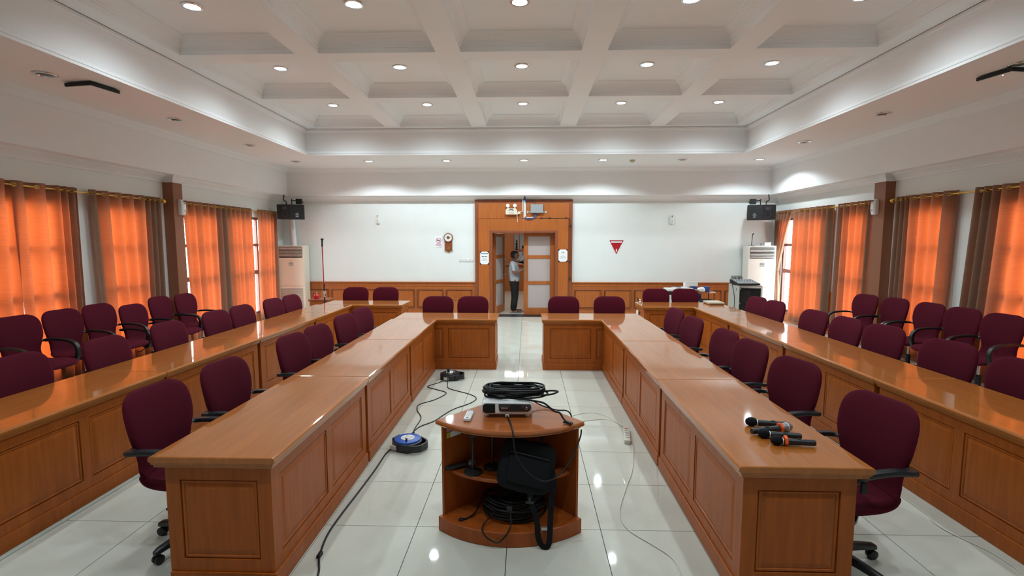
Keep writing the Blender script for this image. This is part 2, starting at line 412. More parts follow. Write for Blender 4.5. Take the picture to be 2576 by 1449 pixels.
# ------------------------------------------------------------------ the corridor and office beyond the door
struct(B(-6, 5, YF + .3, 24, -.2, 0).build('floor_beyond', 'tile'))
struct(B(-6, 5, YF + .3, 24, 2.75, 2.85).build('ceiling_beyond', 'ceil'))
struct(B(-6.1, -6, YF + .3, 24, 0, 2.8).box(5, 5.1, YF + .3, 24, 0, 2.8).box(-6, 5, 24, 24.1, 0, 2.8).build('wall_beyond', 'paint'))
wp = struct(B(-6, -.53, 18.6, 18.72, 0, 2.75).box(-.53, 2.2, 18.6, 18.72, 2.12, 2.75).box(2.2, 5, 18.6, 18.72, 0, 2.75).box(-.53, 2.2, 18.6, 18.72, 0, .97).build('wall_counter', 'wood_wall'))
B(-6, 5, 18.52, 18.6, .97, 1.03).build('counter_ledge', 'wood_wall', wp, bevel=.01)
B(-.53, 2.2, 18.63, 18.68, 1.47, 1.55).build('cross_rail', 'wood_dark', wp)
B(-.53, -.48, 18.62, 18.70, 1.03, 2.12).box(-.32, -.27, 18.62, 18.70, 1.55, 2.12).build('mullion', 'wood_dark', wp)
for y in (14.5, 16.8, 21.0):  # unseen lamps, added to brighten the rooms beyond the door
    lp = thing('added_panel_light', 'added flat white panel lamp, out of view beyond the door, %s' % {14.5: 'just past the doorway', 16.8: 'before the counter', 21.0: 'over the office behind the counter'}[y], 'light', (-.3, y, 2.75))
    B(-.62, .62, -.32, .32, -.03, 0).build('housing', 'white_pl', lp, bevel=.005); B(-.6, .6, -.3, .3, -.034, -.029).build('diffuser', 'added_panel_glow', lp)
st = thing('statuette', 'small black figure statuette standing on the counter rail beyond the door', 'statuette', (-.40, 18.655, 1.55))
MB().lathe([(.055, 0), (.055, .03), (.03, .05)], 12).build('plinth', 'blackmat', st)
MB().lathe([(.028, .04), (.042, .10), (.03, .16), (.048, .22), (.02, .27), (.034, .31), (.028, .345), (.005, .36)], 12).build('figure', 'blackmat', st, smooth=60)
pb = thing('monitor', 'dark flat monitor on the desk behind the office counter', 'monitor', (-.15, 19.2, 1.0), R(8))
B(-.17, .17, -.015, .015, .02, .16).build('screen', 'blackmat', pb, bevel=.006); B(-.05, .05, -.04, .05, 0, .02).build('foot', 'blackmat', pb)
tag(B(-1.2, 2.2, 18.8, 19.8, .0, 1.0).build('office_desk', 'wood_dark', bevel=.01), 'dark wooden office desk behind the counter beyond the door', 'desk')

# ------------------------------------------------------------------ people
def skin_figure(name, parent, J, E, rad, root, assign, mats, sub=2):
    me = bpy.data.meshes.new(name); me.from_pydata(J, E, []); o = bpy.data.objects.new(name, me); C.objects.link(o)
    md = o.modifiers.new('s', 'SKIN'); md.use_smooth_shade = True
    for i, v in enumerate(me.skin_vertices[0].data): v.radius = rad[i]; v.use_root = (i == root)
    sb = o.modifiers.new('u', 'SUBSURF'); sb.levels = sub; sb.render_levels = sub
    dg = bpy.context.evaluated_depsgraph_get(); nm = bpy.data.meshes.new_from_object(o.evaluated_get(dg)); bpy.data.objects.remove(o)
    for m in mats: nm.materials.append(MATS[m])
    for p in nm.polygons: p.use_smooth = True; p.material_index = assign(p.center)
    return link(name, nm, parent)
# man standing in profile, facing right (+X local), looking down at what he holds
mn = thing('person', 'person in grey t-shirt and black trousers standing sideways in the open doorway looking down', 'person', (-.32, 12.92, 0), R(4))
J, E, rd = [], [], []
def jn(p, r, to=None):
    J.append(p); rd.append(r if isinstance(r, tuple) else (r, r)); k = len(J) - 1
    if to is not None: E.append((to, k))
    return k
pel = jn((-.02, 0, .84), (.14, .16))
sp1 = jn((-.005, 0, .98), (.15, .165), pel); sp2 = jn((-.03, 0, 1.13), (.15, .17), sp1); sp3 = jn((-.06, 0, 1.27), (.11, .17), sp2); nk0 = jn((-.05, 0, 1.35), (.065, .08), sp3)
nk = jn((-.015, 0, 1.405), .05, nk0); hd0 = jn((.03, 0, 1.455), (.095, .078), nk); hd1 = jn((.025, 0, 1.52), (.115, .092), hd0); hd2 = jn((.005, 0, 1.57), (.085, .075), hd1)
for s in (-1, 1):
    hp = jn((-.02, s * .085, .80), (.125, .11), pel); kn = jn((.0, s * .095 + .01, .46), (.10, .09), hp); an = jn((-.05 + .03 * (s > 0), s * .09, .10), (.085, .075), kn)
    hl = jn((-.05 + .05 * (s > 0), s * .09, .045), .04, an); to = jn((.13 + .08 * (s > 0), s * .09, .035), (.035, .028), hl)
    sh = jn((-.06, s * .165, 1.285), (.07, .065), sp3); el = jn((-.03, s * .22, 1.06), (.058, .055), sh); fa = jn((.06, s * .21, 1.055), (.043, .042), el); wr = jn((.20, s * .13, 1.125), (.028, .026), fa)
    pm = jn((.255, s * .10, 1.145), (.02, .034), wr)
    for k in range(4):
        f0 = jn((.285 + .004 * (k in (1, 2)), s * (.125 - .016 * k) - .0, 1.15 + .002 * k), .0085, pm); f1 = jn((.315 + .006 * (k in (1, 2)), s * (.112 - .016 * k), 1.165), .008, f0); jn((.325, s * (.090 - .014 * k), 1.18), .007, f1)
    t0 = jn((.262, s * .065, 1.16), .011, pm); jn((.295, s * .055, 1.178), .009, t0)
def asg(c):
    if c.z < .065: return 3
    if c.z < .835: return 2
    if c.z < 1.362 and c.x < .075 and not (c.z < 1.11 and abs(c.y) > .165): return 1
    if c.z < 1.362 and abs(c.y) < .15 and c.x < .16: return 1
    return 0
skin_figure('body', mn, J, E, rd, pel, asg, ['skin', 'shirt', 'pants', 'skin'], 3)
hm = MB()
hm.rings([[Vector((.0 + r * 1.12 * math.cos(a) - .012, r * .95 * math.sin(a), z)) for a in [2 * PI * k / 14 for k in range(14)]] for r, z in ((.030, 1.628), (.062, 1.612), (.084, 1.585), (.093, 1.55))])
hm.rings([[Vector((-.012 - .0 + r * 1.12 * math.cos(a), r * .95 * math.sin(a), z)) for a in [R(75) + R(210) * k / 12 for k in range(13)]] for r, z in ((.093, 1.552), (.092, 1.51), (.083, 1.455), (.066, 1.43))], False, False)
hm.build('hair', 'hair', mn, smooth=60)
f = MB(); f.add([(.090, -.014, 1.525), (.090, .014, 1.525), (.122, 0, 1.482), (.088, -.019, 1.472), (.088, .019, 1.472)], [(0, 2, 1), (0, 3, 2), (1, 2, 4), (2, 3, 4)]); f.build('nose', 'skin', mn)
for s in (-1, 1):
    MB().lathe([(.004, -.006), (.02, 0), (.024, .006), (.012, .011)], 10, Matrix.Translation((.0, s * .078, 1.505)) @ Matrix.Rotation(s * R(-90), 4, 'X') @ Matrix.Diagonal((1, 1.5, 1, 1))).build('ear', 'skin', mn, smooth=60)
    MB().lathe([(.002, -.008), (.008, 0), (.002, .008)], 8, Matrix.Translation((.088, s * .034, 1.518))).build('eye', 'hair', mn, smooth=60)
B(.07, .097, -.022, .022, 1.444, 1.449).build('mouth', 'ink_red', mn)
for s, dx in ((-1, 0), (1, .065)):
    m = MB(); m.prism([(x * .155 + .03 + dx, y * .05 + s * .09) for x, y in circle(1, 16)], .0, .022); sd = m.build('sandal', 'sandal', mn, bevel=.005)
    MB().tube(catmull([(.06 + dx, s * .09 - .048, .02), (.075 + dx, s * .09 - .03, .062), (.085 + dx, s * .09, .07), (.075 + dx, s * .09 + .03, .062), (.06 + dx, s * .09 + .048, .02)], 4), .007, 6).build('strap', 'blackmat', sd)
ph = tag(B(-.045, .045, -.035, .035, -.005, .005).build('phone', 'blackmat', None, bevel=.004, loc=(-.32 + .335, 12.92 + .02, 1.172), rot=(0, R(-25), R(4))), 'black phone held in the hands of the person in the doorway', 'phone')
# second person sitting behind the counter, seen from behind the rail
p2 = thing('person', 'person with dark hair and pale shirt sitting behind the office counter beyond the door', 'person', (-.10, 19.05, .0), R(170))
J, E, rd = [], [], []
pel = jn((0, 0, 1.04), (.13, .15)); a = jn((0, 0, 1.18), (.12, .17), pel); b = jn((-.01, 0, 1.36), (.10, .18), a); c = jn((0, 0, 1.45), (.06, .07), b); d = jn((.01, 0, 1.50), .05, c); e = jn((.03, 0, 1.56), (.08, .07), d); e2 = jn((.025, 0, 1.63), (.085, .075), e)
for s in (-1, 1):
    sh = jn((0, s * .17, 1.36), .07, b); el = jn((.05, s * .22, 1.15), .052, sh); wr = jn((.25, s * .15, 1.10), .035, el); pm = jn((.31, s * .13, 1.095), (.02, .035), wr)
    for k in range(4): jn((.37, s * (.155 - .018 * k), 1.09), .008, pm)
    jn((.33, s * .085, 1.095), .01, pm)
skin_figure('body', p2, J, E, rd, pel, lambda c: 1 if c.z < 1.46 and c.x < .16 else 0, ['skin2', 'shirt2'])
MB().rings([[Vector((.005 + r * 1.1 * math.cos(a), r * .95 * math.sin(a), z)) for a in [2 * PI * k / 14 for k in range(14)]] for r, z in ((.03, 1.725), (.07, 1.705), (.092, 1.665), (.095, 1.62), (.06, 1.60))]).build('hair', 'hair', p2, smooth=60)
B(.11, .135, -.012, .012, 1.57, 1.60).build('nose', 'skin2', p2, bevel=.006)

# ------------------------------------------------------------------ things on the back wall
def notice(name, label, x0, x1, z0, z1, lines, y=12.193):
    o = thing(name, label, 'notice', ((x0 + x1) / 2, y, (z0 + z1) / 2)); W_, H_ = x1 - x0, z1 - z0
    B(-W_ / 2, W_ / 2, -.004, 0, -H_ / 2, H_ / 2).build('sheet', 'paper', o)
    for sx in (-1, 1):
        for sz in (-1, 1):
            p = [(sx * W_ / 2 * 1.05, sz * H_ / 2 * 1.03), (sx * (W_ / 2 - .045), sz * H_ / 2 * 1.03), (sx * W_ / 2 * 1.05, sz * (H_ / 2 - .045))]
            if sx * sz < 0: p.reverse()
            MB().prism(p, .0, .006, TO_FRONT).build('corner_mount', 'blackmat', o)
    for (z, wd, h, m, segs) in lines:
        mb = MB(); tot = sum(segs) + .35 * (len(segs) - 1) * max(segs); x = -wd / 2; k = wd / (sum(segs) + .4 * (len(segs) - 1))
        for s_ in segs: mb.box(x, x + s_ * k, -.0048, -.004, z - h / 2, z + h / 2); x += (s_ + .4) * k
        mb.build('print_line', m, o)
    return o
notice('notice', 'white laminated notice with dark heading on the wooden post left of the door', -1.16, -.945, 1.30, 1.61,
       [(.105, .165, .022, 'ink', [1.2, .6, 1.2, .5, 1.4, 1, 1.2]), (.035, .135, .02, 'ink', [1.3, 1.2, .4, 1.5, .7]), (-.02, .10, .013, 'inkgrey', [1, 2, 1.5]), (-.05, .125, .007, 'ink', [1])])
notice('notice', 'white laminated notice with faint small print on the wooden post right of the door', .765, .98, 1.365, 1.665,
       [(.105, .03, .01, 'inkgrey', [1]), (.072, .062, .02, 'ink', [.6, .2, 1]), (.005, .055, .008, 'inkgrey', [1, 1]), (-.02, .12, .007, 'inkgrey', [2, 1.4, 2]), (-.045, .13, .009, 'inkgrey', [2, 1, 2.4]), (-.068, .12, .006, 'inkgrey', [1, 2, 1])])
# no-smoking sign
o = thing('no_smoking_sign', 'white no smoking sign with crossed out cigarette beside the pendulum clock', 'sign', (-2.20, YF, 1.855))
B(-.088, .088, -.008, 0, -.135, .135).build('plate', 'paper', o, bevel=.002)
def annulus(m, r0, r1, y0, y1, n=28, cx=0, cz=0, start=0, sweep_=2 * PI):
    a = []; full = abs(sweep_ - 2 * PI) < 1e-6; k_ = n if full else n + 1
    for k in range(k_):
        t = start + sweep_ * k / n; c, s = math.cos(t), math.sin(t)
        a.append([(cx + r0 * c, y0, cz + r0 * s), (cx + r1 * c, y0, cz + r1 * s), (cx + r1 * c, y1, cz + r1 * s), (cx + r0 * c, y1, cz + r0 * s)])
    if full: a.append(a[0])
    return m.rings(a, True, False)
annulus(MB(), .054, .064, -.0095, -.008, cz=.03).build('ring_print', 'ink_red', o)
B(-.046, .03, -.0092, -.008, .016, .03).box(.03, .042, -.0092, -.008, .016, .03).build('cigarette_print', 'ink', o)
MB().box(-.062, .062, -.0098, -.009, -.006, .006, Matrix.Translation((0, 0, .03)) @ Matrix.Rotation(R(42), 4, 'Y')).build('bar_print', 'ink_red', o)
MB().tube(catmull([(-.0, -.009, .045), (.012, -.009, .05), (.0, -.009, .056), (.03, -.009, .052), (.04, -.009, .045)], 4), .0022, 5).build('smoke_print', 'inkpink', o)
for z, wd, m in ((-.048, .11, 'ink_red'), (-.066, .145, 'inkpink'), (-.082, .14, 'inkpink'), (-.096, .145, 'inkpink')): B(-wd / 2, wd / 2, -.0092, -.008, z - .005, z + .005).build('print_line', m, o)
B(-.0, .082, -.0092, -.008, -.126, -.121).build('print_line', 'inkgrey', o)
# pendulum clock
o = thing('pendulum_clock', 'round faced pendulum wall clock with dark wooden case and brass bob', 'clock', (-1.955, YF, 1.955))
case = MB(); case.prism([(-.085, -.05), (-.085, -.31), (-.06, -.318), (-.04, -.345), (0, -.372), (.04, -.345), (.06, -.318), (.085, -.31), (.085, -.05)], 0, .03, TO_FRONT)
case.build('case', 'wood_dark', o, bevel=.004)
for s in (-1, 1): MB().cyl((s * .088, -.02, -.06), (s * .088, -.02, -.33), .007, 8).lathe([(.004, -.35), (.012, -.342), (.008, -.33)], 8, Matrix.Translation((s * .088, -.02, 0))).build('side_rod', 'wood_dark', o, smooth=50)
MB().lathe([(.115, 0), (.118, .03), (.108, .055), (.095, .06), (.093, .045)], 32, Matrix.Rotation(R(90), 4, 'X')).build('bezel', 'wood_dark', o, smooth=40)
dl = MB().lathe([(.096, .046), (.096, .05)], 32, Matrix.Rotation(R(90), 4, 'X')).build('dial', 'paper', o)
MB().lathe([(.042, .05), (.042, .0515)], 24, Matrix.Rotation(R(90), 4, 'X')).build('dial_centre', 'brass', dl)
for k in range(12): MB().box(-.004, .004, -.0522, -.05, .062, .084, Matrix.Rotation(R(30 * k), 4, 'Y')).build('hour_mark', 'inkgrey', dl)
for ang, ln in ((-60, .05), (85, .07)): MB().box(-.003, .003, -.056, -.053, -.01, ln, Matrix.Rotation(R(ang), 4, 'Y')).build('hand', 'gold', o)
pn = MB().cyl((0, -.042, -.10), (0, -.042, -.275), .004, 6).build('pendulum_rod', 'brass', o)
MB().lathe([(.036, 0), (.034, .008), (.01, .012)], 20, Matrix.Translation((0, -.036, -.275)) @ Matrix.Rotation(R(90), 4, 'X')).build('bob', 'brass', pn, smooth=40)
# switches
for k in range(4):
    o = thing('light_switch', 'white wall switch, %s of four left of the door portal' % ['leftmost', 'second from left', 'third from left', 'rightmost'][k], 'switch', (-1.655 + .094 * k, YF, 1.40), 0, 'switches left of the door')
    B(-.044, .044, -.01, 0, -.044, .044).build('plate', 'white_pl', o, bevel=.003)
    B(-.026, .026, -.016, -.008, -.028, .028).build('rocker', 'white_gloss', o, bevel=.003)
# fire extinguisher sign
o = thing('extinguisher_sign', 'red triangular fire extinguisher sign with white arrow on the back wall', 'sign', (2.19, YF, 1.72))
MB().prism([(-.172, .168), (0, -.172), (.172, .168)], 0, .006, TO_FRONT).build('plate', 'sign_red', o)
B(-.13, .13, -.0072, -.006, .108, .146).build('text_band', 'paper', o)
text('ALAT PEMADAM API', .026, 'ink', o, Matrix.Translation((0, -.008, .127)) @ FACE_CAM)
MB().prism([(-.012, -.04), (-.012, -.09), (-.026, -.09), (0, -.122), (.026, -.09), (.012, -.09), (.012, -.04)], 0, .0012, Matrix.Translation((0, -.006, 0)) @ TO_FRONT).build('arrow_print', 'paper', o)
# air freshener dispensers
def dispenser(label, loc, rz, k=1.):
    o = thing('air_freshener', label, 'dispenser', loc, rz, 'white air freshener dispensers')
    rows = [(-.105, .036, .034), (-.10, .04, .05), (-.04, .043, .062), (.04, .043, .062), (.095, .038, .05), (.105, .032, .03)]
    MB().rings([[(-w_ * k, 0, z * k), (-w_ * k, -d_ * k * .7, z * k), (-w_ * k * .6, -d_ * k, z * k), (w_ * k * .6, -d_ * k, z * k), (w_ * k, -d_ * k * .7, z * k), (w_ * k, 0, z * k)] for z, w_, d_ in rows]).build('housing', 'white_pl', o, smooth=35)
    B(-.012 * k, .012 * k, -.062 * k, -.05 * k, .072 * k, .09 * k).build('nozzle', 'blackmat', o); B(-.01 * k, .01 * k, -.064 * k, -.05 * k, .045 * k, .06 * k).build('sensor', 'inkgrey', o); B(-.01 * k, .01 * k, -.064 * k, -.05 * k, -.055 * k, -.035 * k).build('lock', 'inkgrey', o)
dispenser('white air freshener on the back wall left of the door', (-3.70, YF, 2.405), 0)
dispenser('white air freshener on the back wall right of the door', (3.515, YF, 2.39), 0)
dispenser('white air freshener on the left brown column', (-5.94, 8.40, 2.44), R(90), 1.25)
dispenser('white air freshener on the right brown column', (5.89, 8.64, 2.44), R(-90), 1.25)
# emergency light
o = thing('emergency_light', 'cream emergency light unit with two round lamp heads above the door', 'emergency light', (-.39, 12.21, 2.51))
m = MB().prism([(-.14, 0), (.14, 0), (.14, .10), (.11, .145), (.06, .15), (-.06, .15), (-.11, .145), (-.14, .10)], 0, .09, TO_FRONT); m.build('housing', 'cream', o, bevel=.006)
B(-.045, .045, -.094, -.088, .118, .138).build('carry_slot', 'blackmat', o)
for k in range(5): B(-.07 + .03 * k, -.055 + .03 * k, -.0925, -.088, .085, .10).build('indicator', 'ink_red' if k == 2 else 'ink', o)
for k in range(4): B(-.05 + .03 * k, -.035 + .03 * k, -.0925, -.088, .03, .045).build('button', 'ink', o)
for s in (-1, 1):
    h = MB().lathe([(.03, -.05), (.045, 0), (.046, .012), (.04, .016)], 18, Matrix.Translation((s * .085, -.05, .215)) @ Matrix.Rotation(R(90), 4, 'X')).build('lamp_head', 'white_pl', o, smooth=40)
    MB().lathe([(.039, .012), (.02, .002), (.008, .006)], 18, Matrix.Translation((s * .085, -.05, .215)) @ Matrix.Rotation(R(90), 4, 'X')).build('reflector', 'reflector', h, smooth=60)
    MB().cyl((s * .085, -.045, .14), (s * .085, -.045, .18), .012, 8).build('neck', 'white_pl', o)
o = thing('cable_box', 'grey metal cable box with mounting lugs above the door', 'box', (.23, 12.21, 2.55))
B(-.15, .15, -.09, 0, 0, .205).build('housing', 'grey', o, bevel=.004); B(-.24, .24, -.008, 0, .015, .035).build('mounting_bar', 'greylight', o)
for s in (-1, 1): B(s * .225 - .015, s * .225 + .015, -.012, 0, .0, .05).build('lug', 'greylight', o)
o = thing('cable_trunking', 'white plastic cable trunking running down above the door', 'trunking', (-.065, 12.205, 2.43))
B(-.028, .0, -.02, 0, 0, .43).box(.004, .028, -.02, 0, 0, .40).build('riser', 'white_pl', o, bevel=.003); B(.03, .20, -.02, 0, .0, .02).build('crosspiece', 'white_pl', o, bevel=.003)
B(-.055, -.04, -.012, 0, .15, .50).box(-.17, -.04, -.012, 0, .15, .163).build('thin_conduit', 'white_pl', o)
c = thing('network_cables', 'blue network cables bundled from the ceiling into the grey box above the door', 'cables')
for k in range(4):
    MB().tube(catmull([(-.075 + .006 * k, 12.16, 2.95), (-.068 + .008 * k, 12.165, 2.86), (-.05 + .008 * k, 12.17, 2.81)], 4), .008, 6).build('upper_run', 'blue_cable', c)
    MB().tube(catmull([(-.06 + .01 * k, 12.18, 2.46), (-.03, 12.175, 2.415 - .004 * k), (.08, 12.175, 2.405 - .003 * k), (.15 + .008 * k, 12.175, 2.43), (.185 + .01 * k, 12.175, 2.50), (.18 + .01 * k, 12.175, 2.56)], 5), .008, 6).build('lower_run', 'blue_cable', c)
tag(MB().tube(catmull([(-.05, 12.17, 2.84), (.05, 12.17, 2.842), (.15, 12.17, 2.83), (.195, 12.16, 2.80), (.20, 12.16, 2.755)], 6), .005, 6).build('box_lead', 'blackmat', smooth=60), 'thin black cable looping into the top of the grey box above the door', 'cable')
o = thing('door_alarm_wire', 'thin dark wire clipped along the door portal and down its right side', 'wire')
MB().tube([(.30, 12.205, 2.425), (.62, 12.205, 2.42), (1.03, 12.205, 2.42), (1.045, 12.205, 2.38), (1.05, 12.205, .87)], .004, 5).build('wire', 'blackmat', o)
for x, z in ((.34, 2.425), (.55, 2.428), (.94, 2.428), (1.05, 2.24), (1.05, 1.36), (1.05, .95)): B(x - .02, x + .02, 12.19, 12.22, z - .014, z + .014).build('clip', 'blackmat', o)
o = tag(B(-.245, -.17, 12.14, 12.212, 2.52, 2.57).build('wall_socket', 'cream', bevel=.005), 'small cream socket beside the emergency light above the door', 'socket')
tag(MB().tube(catmull([(-.23, 12.14, 2.54), (-.25, 12.13, 2.49), (-.245, 12.14, 2.43), (-.242, 12.17, 2.37), (-.24, 12.18, 2.33)], 5), .006, 6).build('lamp_lead', 'white_pl', smooth=60), 'short white lead hanging below the emergency light', 'cable')
# ------------------------------------------------------------------ downlights
ring_me = MB().lathe([(.105, -.004), (.10, -.010), (.078, -.012), (.074, .0)], 28, None, False).mesh('trim_ring', 'chrome', 40)
lens_me = MB().lathe([(.0735, -.0075), (.0735, -.002)], 28).mesh('lens', 'lens')
lens_off = MB().lathe([(.0735, .0), (.06, .012), (.03, .02)], 28).mesh('lens', 'dull_lens', 60)
sd = bpy.data.lights.new('downlight_beam', 'SPOT'); sd.energy = SPOT_W; sd.spot_size = R(152); sd.spot_blend = .8; sd.shadow_soft_size = .06; sd.color = (.80, .94, 1.0)
sd2 = bpy.data.lights.new('downlight_beam', 'SPOT'); sd2.energy = SPOT_W * 1.15; sd2.spot_size = R(150); sd2.spot_blend = .3; sd2.shadow_soft_size = .05; sd2.color = (.80, .94, 1.0)
def downlight(label, x, y, z, lit, data):
    o = thing('downlight', label, 'downlight', (x, y, z), 0, 'recessed ceiling downlights')
    link('trim_ring', ring_me, o)
    if lit:
        link('lens', lens_me, o)
        l = link('beam', data, o, (0, 0, -.03))
    else: link('lens', lens_off, o)
cn = ['leftmost', 'second from left', 'middle', 'second from right', 'rightmost']; rn = ['far', 'second', 'third', 'fourth', 'fifth', 'nearest']
for j, (c, e) in enumerate(CY):
    for i, (a, b) in enumerate(CX):
        downlight('%s downlight in the %s coffer of the %s row from the back wall' % ('lit' if j in (0, 1, 2, 4) else 'unlit', cn[i], rn[j]), (a + b) / 2, (c + e) / 2, ZT, j in (0, 1, 2, 4), sd)
RB = [(-5.05, 0, 'far left corner'), (-3.44, 1, 'left end'), (-1.75, 1, 'second from left'), (-.077, 1, 'above the door'), (1.615, 1, 'right of the door'), (3.30, 0, 'between two lit ones'), (4.92, 1, 'far right corner')]
for x, lit, p in RB: downlight('%s downlight in the flat ceiling strip along the back wall, %s' % ('lit' if lit else 'unlit', p), x, 10.86, ZR, bool(lit), sd2)
for s, x, nm in ((-1, -5.04, 'left'), (1, 4.86, 'right')):
    for k, (y, p) in enumerate(((9.05, 'farthest'), (7.13, 'middle'), (5.21, 'nearest'))):
        downlight('unlit downlight in the flat ceiling strip over the %s windows, %s of three' % (nm, p), x, y, ZR, False, None)
o = thing('smoke_detector', 'small round smoke detector on the ceiling strip above the red triangle sign', 'smoke detector', (2.25, 10.92, ZR))
MB().lathe([(.03, -.05), (.045, -.042), (.05, -.02), (.06, -.018), (.06, 0)], 20).build('housing', 'beige', o, smooth=40)
for nm, x, y in (('left', -4.88, 5.6), ('right', 4.95, 5.45)):
    o = thing('access_point', 'flat white square panel with black edge on the ceiling over the %s windows' % nm, 'ceiling panel', (x, y, ZR), R(-8 if x < 0 else 10))
    B(-.17, .17, -.17, .17, -.05, -.012).build('rim', 'blackmat', o, bevel=.004); B(-.16, .16, -.16, .16, -.056, -.045).build('cover', 'ceil', o); B(-.04, .04, -.04, .04, -.02, 0).build('mount', 'blackmat', o)
    if x > 0: B(-.135, -.127, -.06, -.052, -.058, -.055).build('indicator', 'led', o)

# ------------------------------------------------------------------ curtain rods and curtains
RODZ = 2.525
def rod(label, x, y0, y1, ball, s):
    o = thing('curtain_rod', label, 'curtain rod', (x, (y0 + y1) / 2, RODZ), 0, 'brass curtain rods'); h = (y1 - y0) / 2
    MB().cyl((0, -h, 0), (0, h, 0), .0125, 12).build('rod', 'gold', o, smooth=40)
    for e in ((-h, -1), (h, 1)):
        if (ball & (1 if e[1] < 0 else 2)):
            MB().lathe([(.012, 0), (.03, .008), (.018, .02), (.036, .04), (.042, .06), (.034, .083), (.012, .095)], 16, Matrix.Translation((0, e[0], 0)) @ Matrix.Rotation(R(-90 * e[1]), 4, 'X')).build('finial', 'gold', o, smooth=50)
    for y in (-h + .12, h - .12): MB().cyl((0, y, 0), (-s * .072, y, 0), .008, 8).lathe([(.03, 0), (.028, .01)], 14, Matrix.Translation((-s * .074, y, 0)) @ Matrix.Rotation(R(90), 4, 'Y')).build('bracket', 'gold', o, smooth=40)
XCL, XCR = -6.045, 5.975
rod('brass rod along the near left windows up to the left column', XCL, 4.3, 8.09, 2, 1)
rod('brass rod along the far left windows behind the left column', XCL, 8.52, 12.0, 0, 1)
rod('brass rod along the near right windows up to the right column', XCR, 4.3, 8.34, 2, -1)
rod('brass rod along the far right windows behind the right column', XCR, 8.78, 12.2, 0, -1)
grom = MB()
for k in range(16): pass
def torus(m, r, t, n=14, k=6, M=None):
    return m.rings([[tuple((M or Matrix()) @ Vector(((r + t * math.cos(2 * PI * j / k)) * math.cos(2 * PI * i / n), (r + t * math.cos(2 * PI * j / k)) * math.sin(2 * PI * i / n), t * math.sin(2 * PI * j / k)))) for j in range(k)] for i in list(range(n)) + [0]], True, False)
grom_me = torus(MB(), .024, .0055).mesh('grommet', 'gold', 60)
def curtain(label, x, segs, bot=None, tie=None, amp=.05, seed=0):
    """segs: (y0, y1, n waves) along the rod; bot: (y0, y1) of the hem; tie: (z, y0, y1) where it is gathered."""
    rnd = random.Random(seed); ya, yb = segs[0][0], segs[-1][1]
    P = []                                                    # (y at top, phase, amplitude)
    ph = 0.
    for (a, b, nw) in segs:
        n = max(8, int(nw * 18))
        for k in range(n):
            t = k / n; P.append((a + (b - a) * t, ph + 2 * PI * nw * t, amp * min(1.15, .55 + .5 * (b - a) / nw / .2)))
        ph += 2 * PI * nw
    P.append((yb, ph, P[-1][2]))
    zs = [2.575, 2.565, 2.555, 2.545, 2.535, 2.525, 2.515, 2.505, 2.495, 2.485, 2.47, 2.44] + [2.40 - (2.40 - .07) * k / 22 for k in range(23)]
    o = thing('curtain', label, 'curtain', (x, (ya + yb) / 2, 0), 0, 'brown orange window curtains'); yo = (ya + yb) / 2
    b0, b1 = bot or (ya + .02, yb - .02); vs = []; fs = []; nc = len(P)
    w1, w2 = rnd.uniform(0, 6), rnd.uniform(0, 6)
    for z in zs:
        t = (2.575 - z) / 2.5
        if tie:
            tz, t0, t1 = tie; tt = (2.575 - z) / (2.575 - tz)
            if tt <= 1: q = tt ** .8; e0, e1 = ya + (t0 - ya) * q, yb + (t1 - yb) * q
            else: q = min(1, (tt - 1) / ((2.575 - .07) / (2.575 - tz) - 1)) ** .6; e0, e1 = t0 + (b0 - t0) * q, t1 + (b1 - t1) * q
        else: e0, e1 = ya + (b0 - ya) * t, yb + (b1 - yb) * t
        for (y, p, am) in P:
            u = (y - ya) / (yb - ya); yy_ = e0 + (e1 - e0) * u
            dp = .55 * t * math.sin(w1 + 7 * u + 1.3 * t) ; k = 1 + .35 * t * math.sin(w2 + 11 * u)
            sx = math.sin(p + dp); sx = sx * (1 + .0) ; xx = am * k * (abs(sx) ** .8) * (1 if sx > 0 else -1) + .012 * t * math.sin(3 * u * PI + w1)
            vs.append((xx, yy_ - yo, z))
    cross = []
    for i in range(1, nc):
        s0, s1 = math.sin(P[i - 1][1]), math.sin(P[i][1])
        if (s0 <= 0 < s1 or s0 >= 0 > s1) : cross.append(i)
    hole = set()
    for c in cross:
        for i in range(nc - 1):
            # distance along the cloth from the crossing
            ci = c; v0 = Vector(vs[5 * nc + ci]); 
            m = (Vector(vs[5 * nc + i]) + Vector(vs[5 * nc + i + 1])) / 2; dcl = (m - v0).length
            if abs(i - ci) > 6: continue
            for r in range(len(zs) - 1):
                zc = (zs[r] + zs[r + 1]) / 2 - RODZ
                if dcl * dcl + zc * zc < .022 ** 2: hole.add((r, i))
    for r in range(len(zs) - 1):
        for i in range(nc - 1):
            if (r, i) in hole: continue
            fs.append((r * nc + i, r * nc + i + 1, (r + 1) * nc + i + 1, (r + 1) * nc + i))
    MB().add(vs, fs).build('drape', 'curtain', o, smooth=180, fix=False)
    for c in cross:
        v0, v1 = Vector(vs[5 * nc + max(0, c - 1)]), Vector(vs[5 * nc + min(nc - 1, c + 1)]); t = (v1 - v0).normalized(); nrm = t.cross(Vector((0, 0, 1)))
        g = link('grommet', grom_me, o, ((v0 + v1) / 2).to_tuple()); g.location.z = RODZ; g.rotation_euler = nrm.to_track_quat('Z', 'Y').to_euler()
    if tie:
        m = MB(); tz, t0, t1 = tie; torus(m, 1, .12, 18, 6, Matrix.Translation((0, (t0 + t1) / 2 - yo, tz)) @ Matrix.Diagonal((.075, (t1 - t0) / 2 + .02, .12, 1))); m.build('tie_back', 'curtain', o, smooth=60)
    return o
curtain('curtain drape left of the dark slit at the left edge of the picture', XCL, [(4.55, 5.74, 5)], (4.6, 5.69), seed=1)
